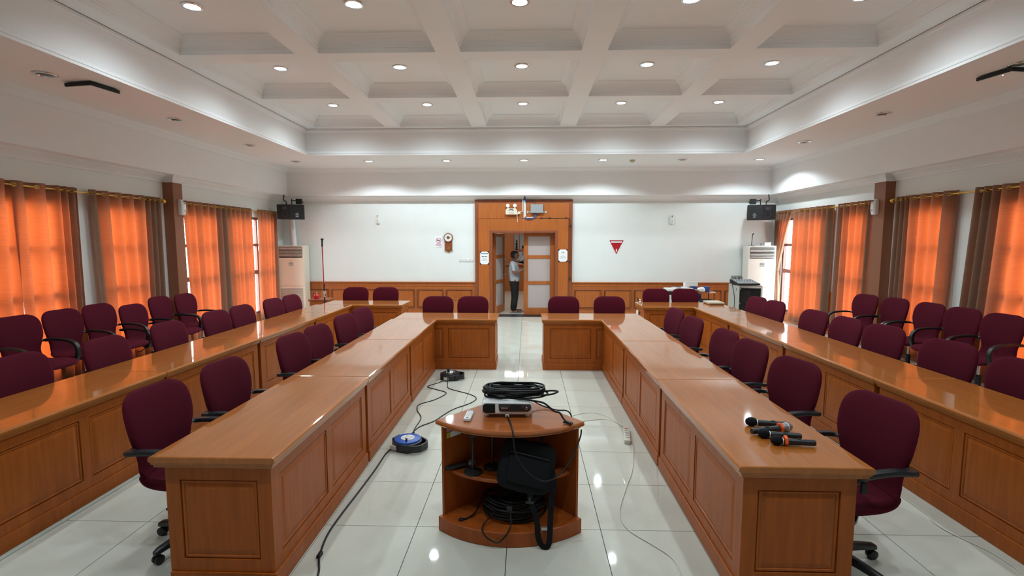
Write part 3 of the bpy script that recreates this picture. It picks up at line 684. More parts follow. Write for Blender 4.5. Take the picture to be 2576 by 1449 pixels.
curtain('wide glowing curtain second from the left edge, bunched at its far end', XCL, [(5.70, 6.25, 2), (6.25, 6.56, 3)], (5.74, 6.52), seed=2)
curtain('curtain next to the left column, glowing in its middle', XCL, [(6.73, 7.05, 1.5), (7.05, 7.72, 3), (7.72, 8.06, 3)], (6.79, 8.03), seed=3)
curtain('broad curtain behind the left column with alternating bright and brown folds', XCL, [(8.6, 9.6, 5), (9.6, 10.25, 4), (10.25, 10.79, 3)], (8.64, 10.82), seed=4)
curtain('narrow curtain in the far left corner beside the bright window gap', XCL, [(11.03, 11.62, 4), (11.62, 11.9, 2)], (11.0, 11.86), seed=5)
curtain('curtain tied back to the wall in the far right corner', XCR, [(11.48, 12.2, 5)], (11.88, 12.2), tie=(1.18, 12.0, 12.16), seed=6)
curtain('broad glowing curtain on the right just before the bright window gap', XCR, [(9.97, 10.32, 2), (10.32, 11.38, 5)], (9.99, 11.40), seed=7)
curtain('curtain on the right directly behind the right column', XCR, [(8.84, 9.05, 2), (9.05, 9.62, 3), (9.62, 9.78, 1)], (8.90, 9.84), seed=8)
curtain('curtain on the right nearer than the right column, with glowing middle strip', XCR, [(7.16, 7.38, 1), (7.38, 8.0, 3), (8.0, 8.28, 3)], (7.22, 8.30), seed=9)
curtain('wide curtain at the right edge of the picture, bunched at its far end', XCR, [(4.7, 6.5, 8), (6.5, 6.87, 3)], (4.8, 7.0), seed=10)

# ------------------------------------------------------------------ desks
DZ = .745
def desk(label, x0, x1, y0, y1, front):
    """front: side of the panelled face, '+x', '-x' or '-y' (towards the aisle); the opposite side is open for the knees."""
    o = thing('conference_desk', label, 'desk', ((x0 + x1) / 2, (y0 + y1) / 2, 0), 0, 'panelled conference desks')
    if front == '-y': L_, D_, rz = x1 - x0, y1 - y0, 0
    elif front == '+x': L_, D_, rz = y1 - y0, x1 - x0, R(90)
    else: L_, D_, rz = y1 - y0, x1 - x0, R(-90)
    o.rotation_euler.z = rz
    g = .003; l = L_ / 2 - g; dd = D_ / 2; ov = .028
    t = MB()
    prof = [(.012, DZ - .062), (.012, DZ - .05), (.004, DZ - .044), (.004, DZ - .036), (-.0, DZ - .032), (-.008, DZ - .024), (-.008, DZ - .012), (-.002, DZ - .003), (.006, DZ)]
    t.rings([[(-l + d if abs(d) > 9 else -l + max(d, 0), -dd + d, z), (l - max(d, 0), -dd + d, z), (l - max(d, 0), dd - d, z), (-l + max(d, 0), dd - d, z)] for d, z in prof], True, True)
    t.build('top', 'wood_topx', o, smooth=12)
    a, b = -l + ov, l - ov; f = -dd + ov; r = dd - .06; zt = DZ - .06
    # carcase: front board, end boards
    m = MB().box(a + .012, b - .012, f + .012, f + .03, .0, zt).box(a + .012, a + .03, f + .03, r, .0, zt).box(b - .03, b - .012, f + .03, r, 0, zt).box(a + .03, b - .03, f + .03, r - .12, zt - .02, zt)
    m.build('carcase', 'wood_desk', o)
    def frames(M, length, n):
        z0, z1, zs0, zs1, st = .0, zt, .17, zt - .075, .075
        fm = MB(); wd = (length - st * (n + 1)) / n
        for k in range(n + 1): fm.box(k * (wd + st), k * (wd + st) + st, -.012, 0, z0, z1, M)
        for k in range(n):
            xx = st + k * (wd + st); fm.box(xx, xx + wd, -.012, 0, z0, zs0, M); fm.box(xx, xx + wd, -.012, 0, zs1, z1, M)
        fm.build('frame', 'wood_desk', o)
        for k in range(n):
            xx = st + k * (wd + st); e, h = .045, .006
            p = MB().add([(xx + q, y_, zz) for q, y_, zz in ()], [])
            p.rings([[(xx + i, y_, zs0 + i), (xx + wd - i, y_, zs0 + i), (xx + wd - i, y_, zs1 - i), (xx + i, y_, zs1 - i)] for i, y_ in ((0, .0), (.004, -.001), (.008, -.008), (.018, -.008), (.020, -.0035), (.05, -.0095))])
            p.v = [tuple(M @ Vector(v)) for v in p.v]; p.build('panel', 'wood_desk', o)
    frames(Matrix.Translation((a + .012, f + .012, 0)), b - a - .024, 2)
    frames(Matrix.Translation((b - .012, f, 0)) @ Matrix.Rotation(R(90), 4, 'Z'), r - f, 1)
    frames(Matrix.Translation((a + .012, r, 0)) @ Matrix.Rotation(R(-90), 4, 'Z'), r - f, 1)
    MB().box(a - .012, b + .012, f - .012, f, 0, .10).box(a - .012, a, f, r, 0, .10).box(b, b + .012, f, r, 0, .10).build('plinth', 'wood_desk', o, bevel=.005)
    return o
od = ['nearest', 'second', 'third', 'fourth']
for k, (a, b) in enumerate(((2.42, 3.985), (3.985, 5.54), (5.54, 7.05))): desk('%s desk from the camera in the inner left row' % od[k], -1.965, -1.31, a, b, '+x')
desk('desk turned across the far end of the inner left row', -1.94, -.43, 7.05, 7.685, '-y')
for k, (a, b) in enumerate(((2.40, 3.975), (3.975, 5.535), (5.535, 7.04))): desk('%s desk from the camera in the inner right row%s' % (od[k], ', with microphones on it' if k == 0 else ''), 1.065, 1.715, a, b, '-x')
desk('desk turned across the far end of the inner right row', .21, 1.71, 7.04, 7.68, '-y')
for k, (a, b) in enumerate(((2.53, 4.09), (4.09, 5.61), (5.61, 7.15), (7.15, 8.62))): desk('%s desk from the camera in the outer left row by the curtains' % od[k], -3.76, -3.105, a, b, '+x')
desk('desk turned across the far end of the outer left row', -3.68, -2.20, 8.62, 9.24, '-y')
for k, (a, b) in enumerate(((2.50, 4.07), (4.07, 5.55), (5.55, 7.09), (7.09, 8.50))): desk('%s desk from the camera in the outer right row by the curtains' % od[k], 2.85, 3.51, a, b, '-x')
desk('desk turned across the far end of the outer right row', 1.985, 3.50, 8.50, 9.16, '-y')

# ------------------------------------------------------------------ chairs (local front = +X)
def loft(path, sgn=1, n=28, wrap=.03):
    rings = []
    P = [Vector((x, 0, z)) for x, z, _, _ in path]
    for i, (x, z, hw, th) in enumerate(path):
        t = (P[min(i + 1, len(P) - 1)] - P[max(i - 1, 0)]).normalized(); nr = Vector((-t.z, 0, t.x))
        ring = []
        for k in range(n):
            a = 2 * PI * k / n; ca, sa = math.cos(a), math.sin(a)
            yv = hw * (abs(ca) ** .55) * (1 if ca > 0 else -1); tv = th / 2 * (abs(sa) ** .75) * (1 if sa > 0 else -1)
            p = P[i] + nr * tv; p.y = yv; q = yv / .25
            p -= nr * wrap * q * q * (-1)
            ring.append(p)
        rings.append(ring)
    return MB().rings(rings)
def smooth_path(p, n=4): return [tuple(v) for v in [(q[0], q[1], max(q[2], .004), max(q[3], .004)) for q in [tuple(w) for w in catmull4(p, n)]]]
def catmull4(P, n):
    m = len(P); out = []
    for i in range(m - 1):
        a, b, c, d = P[max(0, i - 1)], P[i], P[i + 1], P[min(m - 1, i + 2)]
        for k in range(n):
            t = k / n; out.append(tuple(.5 * (2 * b[j] + (c[j] - a[j]) * t + (2 * a[j] - 5 * b[j] + 4 * c[j] - d[j]) * t * t + (3 * b[j] - a[j] - 3 * c[j] + d[j]) * t ** 3) for j in range(4)))
    out.append(tuple(P[-1])); return out
seat_p = [(.243, .402, .12, .01), (.247, .415, .17, .03), (.235, .432, .205, .05), (.19, .446, .232, .064), (.10, .452, .243, .07), (0, .447, .243, .07), (-.10, .445, .236, .068), (-.175, .455, .226, .062), (-.215, .475, .214, .05), (-.225, .49, .205, .03)]
back_p = [(-.195, .452, .200, .02), (-.222, .475, .210, .05), (-.240, .52, .205, .058), (-.246, .58, .203, .06), (-.248, .65, .220, .064), (-.254, .72, .243, .066), (-.266, .80, .252, .066), (-.281, .87, .249, .062), (-.294, .92, .232, .055), (-.303, .952, .203, .045), (-.308, .972, .165, .032), (-.311, .982, .12, .014)]
def arm_mesh(s):
    y = s * .268
    pts = catmull([(-.245, s * .20, .655), (-.225, y, .662), (-.10, y, .672), (.06, y, .662), (.135, y, .635), (.172, y, .585), (.178, y, .52), (.155, y, .44), (.10, s * .24, .408), (.0, s * .15, .400)], 5)
    m = MB(); sec = [(-.022, -.012), (.022, -.012), (.026, 0), (.020, .013), (-.020, .013), (-.026, 0)]
    rings = []
    for i, p in enumerate(pts):
        t = (pts[min(i + 1, len(pts) - 1)] - pts[max(i - 1, 0)]).normalized(); side = Vector((0, 1, 0)); side = (side - t * side.dot(t)).normalized(); u = side.cross(t) * -1
        rings.append([p + side * a + u * b for a, b in sec])
    return m.rings(rings)
CH = None
LIFT = ('seat', 'backrest', 'armrest', 'mechanism', 'lever')
def make_chair():
    o = thing('office_chair', 'x', 'chair', (0, 0, 0), 0, 'burgundy swivel chairs')
    loft(smooth_path(seat_p), wrap=.006).build('seat', 'fabric', o, smooth=70)
    loft(smooth_path(back_p), wrap=-.025).build('backrest', 'fabric', o, smooth=70)
    for s in (-1, 1): arm_mesh(s).build('armrest', 'plastic', o, smooth=45)
    MB().box(-.13, .12, -.09, .09, .385, .41).box(-.24, -.13, -.05, .05, .39, .405).box(-.27, -.25, -.04, .04, .40, .62).build('mechanism', 'blackmat', o, bevel=.006)
    MB().tube(catmull([(.02, -.08, .39), (.03, -.2, .38), (.03, -.27, .365)], 4), .006, 6).cbox((.03, -.285, .362), (.03, .05, .012)).build('lever', 'plastic', o)
    MB().lathe([(.03, .09), (.03, .27), (.022, .275)], 14).build('column', 'plastic', o, smooth=40)
    MB().lathe([(.0155, .27), (.0155, .43)], 12).build('gas_lift', 'chrome', o, smooth=40)
    MB().lathe([(.045, .07), (.05, .085), (.045, .13), (.032, .14)], 16).build('hub', 'plastic', o, smooth=40)
    for k in range(5):
        Mk = Matrix.Rotation(R(72 * k + 180), 4, 'Z')
        lg = MB(); lg.rings([[tuple(Mk @ Vector((x, y * w_, z + h * v))) for y, v in ((-1, 0), (1, 0), (1, .7), (.5, 1), (-.5, 1), (-1, .7))] for x, w_, z, h in ((.03, .026, .078, .045), (.18, .022, .072, .038), (.285, .019, .062, .032), (.305, .014, .06, .022))])
        lg.build('base_leg', 'plastic', o, smooth=40)
        cs = MB()
        for s in (-1, 1): cs.lathe([(.02, 0), (.027, .003), (.027, .016), (.02, .019)], 14, Mk @ Matrix.Translation((.285, 0, .0275)) @ Matrix.Rotation(R(90), 4, 'X') @ Matrix.Translation((0, 0, s * .013 - .0095)))
        cs.lathe([(.009, .03), (.009, .065)], 8, Mk @ Matrix.Translation((.285, 0, 0)))
        cs.build('castor', 'plastic', o, smooth=40)
    return o
def chair(label, top, ang, ztop=.98):
    """top: where the middle of the backrest's upper edge is; ang: direction the chair faces (degrees)."""
    global CH
    a = R(ang); loc = (top[0] + .305 * math.cos(a), top[1] + .305 * math.sin(a), 0); dz = ztop - .982
    if CH is None: CH = make_chair(); o = CH; o.location = loc; o.rotation_euler = (0, 0, a); o['label'] = label
    else: o = dup(CH, loc, a, label)
    for c in o.children:
        n_ = c.name.split('.')[0]
        c.location.z = dz if n_ in LIFT else 0
    return o
o6 = ['nearest', 'second', 'third', 'fourth', 'fifth', 'farthest']
for k, p in enumerate([(-2.335, 2.93), (-2.30, 3.57), (-2.28, 4.61), (-2.26, 5.13), (-2.25, 5.91), (-2.25, 6.53)]): chair('burgundy chair at the inner left desk row, %s from the camera of six' % o6[k], p, [-3, -5, -8, -8, -10, -10][k], .975)
for k, p in enumerate([(2.055, 2.83), (2.06, 3.73), (2.04, 4.43), (2.03, 4.98), (1.98, 5.82), (2.0, 6.58)]): chair('burgundy chair at the inner right desk row, %s from the camera of six' % o6[k], p, [190, 193, 189, 187, 189, 189][k], .975)
chair('burgundy chair facing the camera at the far inner left desk, left one of two', (-1.43, 7.92), -90); chair('burgundy chair facing the camera at the far inner left desk, right one of two', (-.87, 7.93), -90)
chair('burgundy chair facing the camera at the far inner right desk, left one of two', (.585, 7.96), -90); chair('burgundy chair facing the camera at the far inner right desk, right one of two', (1.315, 7.97), -90)
chair('burgundy chair facing the camera at the far outer left desk, left one of two', (-3.30, 9.45), -90); chair('burgundy chair facing the camera at the far outer left desk, right one of two', (-2.72, 9.46), -90)
chair('burgundy chair facing the camera at the far outer right desk, left one of two', (2.40, 9.32), -90); chair('burgundy chair facing the camera at the far outer right desk, right one of two', (2.94, 9.33), -90)
o7 = ['nearest', 'second', 'third', 'fourth', 'fifth', 'sixth', 'farthest']
for k, p in enumerate([(-4.0, 3.66), (-3.92, 4.38), (-3.99, 5.27), (-4.0, 6.13), (-3.99, 6.69), (-3.97, 7.5), (-3.93, 8.02)]): chair('burgundy chair at the outer left desk row, %s from the camera of seven' % o7[k], p, [0, 0, -3, -5, -5, -6, -6][k], .98)
for k, p in enumerate([(3.74, 3.72), (3.78, 4.45), (3.80, 5.27), (3.75, 5.81), (3.72, 6.41), (3.72, 7.43), (3.70, 7.96)]): chair('burgundy chair at the outer right desk row, %s from the camera of seven' % o7[k], p, [190, 191, 189, 185, 187, 188, 188][k], .98)
for k, (p, a, z) in enumerate([((-5.74, 5.30), -3, 1.03), ((-5.73, 5.83), -2, 1.03), ((-5.75, 6.37), 0, 1.03), ((-5.72, 6.90), 1, .957), ((-5.74, 7.46), 2, 1.01), ((-5.70, 7.97), 0, 1.0)]): chair('burgundy chair with its back to the left curtains, %s from the camera of six' % o6[k], p, a, z)
for k, (p, a, z) in enumerate([((5.70, 6.0), 185, 1.0), ((5.70, 6.55), 185, 1.0), ((5.70, 7.08), 182, 1.0), ((5.66, 7.68), 184, 1.0), ((5.56, 8.20), 187, 1.0)]): chair('burgundy chair with its back to the right curtains, %s from the camera of five' % ['nearest', 'second', 'third', 'fourth', 'farthest'][k], p, a, z)
# ------------------------------------------------------------------ quarter round projector stand
AX, AY, HA = -.108, 3.545, 42
def sector(rad, da=0, n=22, r0=0):
    """outline of the quarter-round seen from above, apex away from the camera"""
    pts = [(AX, AY - r0)] if True else []
    for k in range(n + 1):
        a = R(-90 - HA + da + (2 * (HA - da)) * k / n); pts.append((AX + rad * math.cos(a), AY + rad * math.sin(a)))
    return pts
o = thing('projector_stand', 'quarter round wooden stand with open shelves in the aisle', 'stand', (AX, AY, 0)); inv = Matrix.Translation((-AX, -AY, 0))
PZ = .735
t = MB()
for_r = [(.655, PZ - .055), (.665, PZ - .05), (.668, PZ - .038), (.690, PZ - .034), (.702, PZ - .022), (.702, PZ - .012), (.695, PZ - .003), (.688, PZ)]
t.rings([[tuple(inv @ Vector((x, y, z))) for x, y in sector(r, 0, 28, -(r - .66) * .6)] for r, z in for_r]); t.build('top', 'wood_standtop', o, smooth=12)
MB().prism(sector(.69, 0), 0, .095, inv).build('plinth', 'wood_stand', o, bevel=.004, bseg=1)
MB().prism(sector(.60, 2, 22, .03), .36, .383, inv).build('shelf', 'wood_stand', o, bevel=.003, bseg=1)
for s in (-1, 1):
    a = R(-90 + s * HA); dx, dy = math.cos(a), math.sin(a); nx, ny = -dy * s * -1, dx * s * -1
    q = [(0, 0), (dx * .655, dy * .655), (dx * .655 + s * 0 - s * .02 * math.cos(R(HA)), dy * .655 - .02 * math.sin(R(HA)) * 1), (-s * 0, -.03)]
    if s < 0: q.reverse()
    MB().prism(q, .095, PZ - .05).build('side_panel', 'wood_stand', o)
# sticker on the inner left panel
a = R(-90 - HA); Ms = Matrix.Translation((.56 * math.cos(a) + .0155, .56 * math.sin(a) - .016, .60)) @ Matrix.Rotation(R(90 - HA), 4, 'Z')
MB().box(-.07, .05, -.0015, 0, .04, .07, Ms).build('sticker', 'inkpink', o); MB().box(-.07, -.04, -.0015, 0, .0, .036, Ms).build('sticker', 'yellow', o); MB().box(-.038, .05, -.0015, 0, .0, .036, Ms).build('sticker', 'paper', o)

# projector
p = thing('projector', 'white projector with black front on the quarter round stand', 'projector', (-.127, 3.075, PZ + .022))
W_, D_, H_ = .325, .26, .082
MB().rings([[(x * sx_, y, z) for x, y in ((-W_ / 2 + c, 0 + c * .5), (W_ / 2 - c, 0 + c * .5), (W_ / 2 - c, D_ - c), (-W_ / 2 + c, D_ - c)) for sx_ in (1,)] for c, z in ((.012, 0), (.002, .012), (0, .03), (0, .062), (.006, .076), (.02, H_))]).build('housing', 'white_gloss', p, smooth=30, bevel=.006)
fr = MB().prism(rrect(.315, .066, .03, 6, 0, .045), 0, .006, TO_FRONT); fr.build('front_bezel', 'white_gloss', p, bevel=.002)
lf = MB().prism([(-.155, .03), (-.148, .018), (-.13, .012), (-.075, .014), (-.075, .074), (-.14, .074), (-.155, .06)], .006, .010, TO_FRONT).build('vent_panel', 'blackmat', p)
for k in range(7): B(-.148, -.08, -.0125, -.009, .022 + .0072 * k, .0245 + .0072 * k).build('vent_slat', 'plastic', lf)
lw = MB().prism([(-.053, .072), (-.05, .034), (-.042, .024), (.135, .024), (.15, .036), (.155, .055), (.15, .072)], .006, .010, TO_FRONT).build('lens_panel', 'glass_dark', p)
B(.02, .09, -.0115, -.009, .028, .07).build('lens_window', 'blackmat', lw)
text('EPSON', .0135, 'alu', p, Matrix.Translation((-.016, -.0112, .046)) @ FACE_CAM)
text('3LCD', .008, 'alu', p, Matrix.Translation((.125, -.0112, .042)) @ FACE_CAM); MB().prism([(.118, .049), (.131, .049), (.131, .053), (.124, .059)], .0105, .0112, TO_FRONT).build('emblem', 'alu', p)
B(-.01, .014, -.008, .02, -.014, .004).build('foot_release', 'white_pl', p, bevel=.002); B(-.004, .008, -.0095, -.006, -.01, -.002).build('release_button', 'blackmat', p)
MB().lathe([(.012, -.022), (.012, 0)], 12, Matrix.Translation((.002, .03, 0))).build('foot', 'blackmat', p)
for s in (-1, 1): MB().lathe([(.012, -.022), (.012, .002)], 12, Matrix.Translation((s * .13, .22, 0))).build('foot', 'blackmat', p)
for s in (-1, 1): MB().lathe([(.012, -.022), (.012, .002)], 12, Matrix.Translation((s * .13, .05, 0))).build('foot', 'white_pl', p)
B(-.10, -.03, .06, .12, H_ - .002, H_ + .003).build('control_pad', 'white_pl', p, bevel=.002)
# coiled black cable lying on the projector
rnd = random.Random(3); pts = []
zc = PZ + .022 + H_ + .012
for k in range(13 * 14):
    t = k / 14; a = 2 * PI * t; lay = t / 13
    rx = .185 + .016 * math.sin(2.3 * t) + .010 * math.sin(a * 2 + t); ry = .085 + .012 * math.sin(1.7 * t + 1) + .008 * math.cos(a * 2 + 2 * t)
    pts.append((-.085 + .018 * math.sin(1.1 * t) + rx * math.cos(a), 3.205 + .01 * math.cos(1.9 * t) + ry * math.sin(a), zc + .058 * lay + .006 * math.sin(a + t) + .004 * math.sin(3 * a)))
pts = pts[::-1] + [(.11, 3.20, zc + .004), (.13, 3.13, zc), (.10, 3.09, zc - .0), (.02, 3.06, zc + .002), (-.02, 3.045, zc)][:0]
tail = [(.0, 3.09, zc + .0), (.06, 3.045, zc + .006), (.11, 3.03, zc - .002), (.17, 3.03, zc - .05), (.205, 3.03, PZ + .055), (.23, 3.01, PZ + .022), (.245, 2.995, PZ + .014)]
o = thing('cable_coil', 'coiled black cable lying on top of the projector', 'cable')
cp = catmull(pts, 3); MB().tube(cp, .0062, 7).build('coil', 'rubber', o, smooth=60)
MB().tube(catmull([(.105, 3.21, zc + .02), (.17, 3.22, zc + .022), (.205, 3.20, zc + .022), (.16, 3.16, zc + .016), (.09, 3.15, zc + .012)], 6), .0062, 7).build('loop', 'rubber', o, smooth=60)
MB().tube(catmull([(-.16, 3.125, zc + .004)] + tail, 6), .0062, 7).build('loose_end', 'rubber', o, smooth=60)
Mp = Matrix.Translation((.253, 2.985, PZ + .012)) @ Matrix.Rotation(R(-52), 4, 'Z')
MB().box(-.012, .035, -.011, .011, -.008, .008, Mp).box(.035, .042, -.008, .008, -.005, .005, Mp).build('plug', 'plastic', o, bevel=.002); MB().box(-.02, -.012, -.02, .004, -.008, .004, Mp).build('tie', 'plastic', o)
# remote
rm = thing('remote_control', 'small white remote control on the quarter round stand', 'remote', (-.372, 3.085, PZ), R(-3))
MB().prism(rrect(.046, .165, .014, 4), 0, .02).build('body', 'white_gloss', rm, bevel=.005)
for x, y, w_, h_, m in ((-.010, .068, .016, .012, 'grey'), (.008, .068, .012, .012, 'grey'), (.0185, .068, .004, .012, 'blackmat'), (0, -.055, .02, .004, 'ink'), (0, -.068, .018, .003, 'ink')): B(x - w_ / 2, x + w_ / 2, y - h_ / 2, y + h_ / 2, .019, .0212).build('button', m, rm)
for r in range(5):
    for c in range(3): B(-.014 + .012 * c, -.006 + .012 * c, .04 - .018 * r, .047 - .018 * r, .019, .0208).build('button', 'greylight', rm)
# cable hanging in front of the stand from the projector to the right side
tag(MB().tube(catmull([(-.12, 3.06, PZ + .009), (-.10, 2.96, PZ + .006), (-.085, 2.86, PZ + .007), (-.078, 2.82, PZ - .03), (-.062, 2.81, PZ - .12), (-.0, 2.795, PZ - .215), (.09, 2.795, PZ - .275), (.18, 2.83, PZ - .265), (.275, 2.92, PZ - .19), (.335, 3.02, PZ - .10), (.345, 3.05, PZ - .06)], 8), .0048, 7).build('projector_lead', 'rubber', smooth=60), 'black cable hanging in a loop across the front of the projector stand', 'cable')
tag(MB().tube(catmull([(.02, 3.30, PZ + .05), (.06, 3.30, PZ + .03), (.12, 3.27, PZ + .012), (.20, 3.22, PZ + .006), (.27, 3.20, PZ + .006), (.30, 3.21, PZ - .05), (.31, 3.23, PZ - .2)], 6), .0045, 7).build('projector_lead', 'rubber', smooth=60), 'black cable leaving the back of the projector over the right edge of the stand', 'cable')

# things on the stand's shelves
SH = .383
o = thing('desk_mic_stand', 'small black desk microphone stand with round foot on the middle shelf', 'stand', (-.345, 3.05, SH))
MB().lathe([(.058, 0), (.06, .008), (.05, .014), (.012, .02)], 24).build('foot', 'blackmat', o, smooth=40); MB().cyl((0, 0, .015), (0, 0, .20), .008, 10).build('stem', 'plastic', o, smooth=40)
MB().cyl((0, 0, .2), (0, 0, .24), .014, 10).cbox((0, 0, .262), (.035, .03, .05)).build('clip', 'blackmat', o, bevel=.004)
o = thing('desk_mic_stand', 'second black desk microphone stand behind the bag on the middle shelf', 'stand', (-.225, 3.12, SH))
MB().lathe([(.058, 0), (.06, .008), (.05, .014), (.012, .02)], 24).build('foot', 'blackmat', o, smooth=40); MB().cyl((0, 0, .015), (0, 0, .25), .008, 10).build('stem', 'plastic', o, smooth=40)
o = thing('microphone', 'black microphone lying on the middle shelf beside the round stand foot', 'microphone', (-.44, 3.10, SH + .02), R(28))
MB().lathe([(.011, -.10), (.014, -.098), (.018, .05), (.02, .06)], 14, Matrix.Rotation(R(90), 4, 'Y')).build('handle', 'plastic', o, smooth=40); MB().lathe([(.02, .06), (.026, .08), (.024, .105), (.01, .12)], 14, Matrix.Rotation(R(90), 4, 'Y')).build('grille', 'mesh_grey', o, smooth=60)
# bag
o = thing('laptop_bag', 'black laptop bag slumped over the front of the middle shelf with hanging strap', 'bag', (.0, 2.985, SH + .012))
def lump(w_, d_, h_, M, nz=.012, seed=0, e=.35):
    rings = []; n = 28; sgn = lambda v: 1 if v > 0 else -1
    for i in range(13):
        ph = -PI / 2 + PI * i / 12; cz, sz = math.cos(ph), math.sin(ph); ring = []
        for k in range(n):
            a = 2 * PI * k / n; c, s = math.cos(a), math.sin(a)
            v = Vector((w_ / 2 * abs(cz) ** e * abs(c) ** e * sgn(c), d_ / 2 * abs(cz) ** .5 * abs(s) ** .6 * sgn(s), h_ / 2 * abs(sz) ** e * sgn(sz)))
            v += v.normalized() * nz * noise.noise(v * 11 + Vector((seed, 0, 0))); ring.append(tuple(M @ v))
        rings.append(ring)
    return MB().rings(rings)
Mb = Matrix.Translation((0, -.04, .085)) @ Matrix.Rotation(R(13), 4, 'Y') @ Matrix.Rotation(R(-18), 4, 'X')
lump(.345, .11, .30, Mb, .014).build('body', 'bag', o, smooth=60)
lump(.26, .03, .17, Mb @ Matrix.Translation((.01, -.058, -.02)), .006, 3, .25).build('front_pocket', 'bag', o, smooth=60)
MB().tube(catmull([Mb @ Vector(v) for v in ((-.12, -.076, .07), (-.05, -.078, .072), (.06, -.078, .07), (.12, -.076, .068))], 4), .004, 6).build('zip', 'plastic', o)
MB().tube(catmull([Mb @ Vector(v) for v in ((-.06, -.02, .15), (-.05, -.03, .185), (.0, -.04, .20), (.05, -.03, .185), (.06, -.02, .15))], 5), .009, 8).build('handle', 'bag', o, smooth=60)
sec = [(-.017, -.0015), (.017, -.0015), (.017, .0015), (-.017, .0015)]
MB().sweep(catmull([(.02, -.125, -.03), (.025, -.14, -.09), (.05, -.145, -.16), (.065, -.145, -.235), (.07, -.135, -.31), (.09, -.14, -.365), (.125, -.142, -.375), (.14, -.13, -.33), (.145, -.11, -.22), (.15, -.10, -.10), (.165, -.085, .0), (.15, -.05, .10)], 6), sec, Vector((0, -1, 0))).build('strap', 'bag', o)
MB().box(-.005, .045, -.150, -.142, -.10, -.085).box(.012, .026, -.15, -.14, -.085, -.06).build('buckle', 'plastic', o)
# tangle of cables on the bottom shelf
o = thing('cable_coil', 'big tangle of coiled black cables on the bottom shelf of the projector stand', 'cable')
pts = []
for k in range(16 * 12):
    t = k / 12; a = 2 * PI * t; lay = t / 16; r = .14 + .028 * math.sin(1.9 * t) + .01 * math.sin(3 * a)
    pts.append((-.085 + .02 * math.sin(1.3 * t) + r * 1.15 * math.cos(a), 3.085 + .015 * math.cos(.9 * t) + r * .78 * math.sin(a), .105 + .11 * lay + .006 * math.sin(a * 2 + t)))
MB().tube(catmull(pts, 3), .0066, 6).build('coil', 'rubber', o, smooth=60)
MB().tube(catmull([(-.30, 3.15, .16), (-.33, 3.05, .115), (-.38, 3.0, .102), (-.405, 2.99, .10)], 6), .006, 6).build('loose_end', 'rubber', o, smooth=60)
MB().box(-.43, -.40, 2.972, 2.992, .096, .11).build('plug', 'plastic', o, bevel=.002)
MB().tube(catmull([(-.20, 2.99, .15), (-.26, 2.93, .115), (-.27, 2.87, .103), (-.245, 2.845, .075), (-.19, 2.838, .045), (-.16, 2.84, .05), (-.12, 2.85, .09), (-.095, 2.885, .135), (-.10, 2.93, .18), (-.105, 2.95, .20)], 6), .0045, 6).build('loose_end', 'rubber', o, smooth=60)
B(-.125, -.088, 2.935, 2.965, .19, .225).build('plug', 'plastic', o, bevel=.004)
MB().box(.09, .15, 2.885, 2.905, .097, .112).box(.15, .162, 2.888, 2.902, .098, .110).build('connector', 'alu', o, bevel=.002)

# ------------------------------------------------------------------ microphones on the right desk
def mic(label, a, b, pouf, band, z=DZ):
    """a: head end, b: tail end (x, y)"""
    d = Vector((b[0] - a[0], b[1] - a[1], 0)); L_ = d.length; o = thing('microphone', label, 'microphone', (a[0], a[1], z), math.atan2(d.y, d.x), 'microphones on the right desk')
    My = Matrix.Rotation(R(90), 4, 'Y'); k = L_ / .245
    MB().lathe([(.019, .062), (.0185, .09), (.0165, .15), (.0165, .235), (.0145, .245)], 18, Matrix.Translation((0, 0, .0225)) @ Matrix.Diagonal((k, 1, 1, 1)) @ My).build('handle', 'plastic', o, smooth=40)
    MB().lathe([(.0195, .055), (.0195, .062)], 18, Matrix.Translation((0, 0, .0225)) @ Matrix.Diagonal((k, 1, 1, 1)) @ My).build('collar', 'alu', o, smooth=40)
    MB().lathe([(.004, -.008), (.016, -.003), (.025, .012), (.027, .028), (.024, .045), (.0195, .056)], 18, Matrix.Translation((0, 0, .0268)) @ Matrix.Diagonal((k, 1, 1, 1)) @ My).build('foam_cover' if pouf else 'grille', 'bag' if pouf else 'mesh_grey', o, smooth=60)
    if not pouf: MB().lathe([(.0275, .024), (.0285, .028), (.0275, .032)], 18, Matrix.Translation((0, 0, .0268)) @ Matrix.Diagonal((k, 1, 1, 1)) @ My).build('grille_band', 'alu', o, smooth=60)
    B(.14 * k, .165 * k, -.006, .006, .037, .0405).build('switch', 'blackmat', o)
    if band:
        MB().rings([[(x, r * math.cos(2 * PI * q / 6 + .3), .0275 + r * math.sin(2 * PI * q / 6 + .3)) for q in range(6)] for x, r in ((.062, .021), (.062, .029), (.078, .029), (.078, .020))]).build('anti_roll_ring', 'orange_rubber', o, bevel=.003)
mic('black foam covered microphone lying farthest from the camera on the right desk', (1.335, 2.965), (1.57, 2.927), True, False)
mic('bare grey headed microphone with orange ring on the right desk, head to the right', (1.555, 2.885), (1.30, 2.815), False, True)
mic('black foam covered microphone without ring, second from the camera on the right desk', (1.325, 2.778), (1.545, 2.75), True, False)
mic('black foam covered microphone with orange ring nearest the camera on the right desk', (1.35, 2.682), (1.57, 2.655), True, True)
tag(B(1.675, 1.70, 2.42, 2.44, .60, .66).build('hinge_bracket', 'blackmat', bevel=.004), 'small black bracket under the top of the nearest right desk at its outer corner', 'bracket')

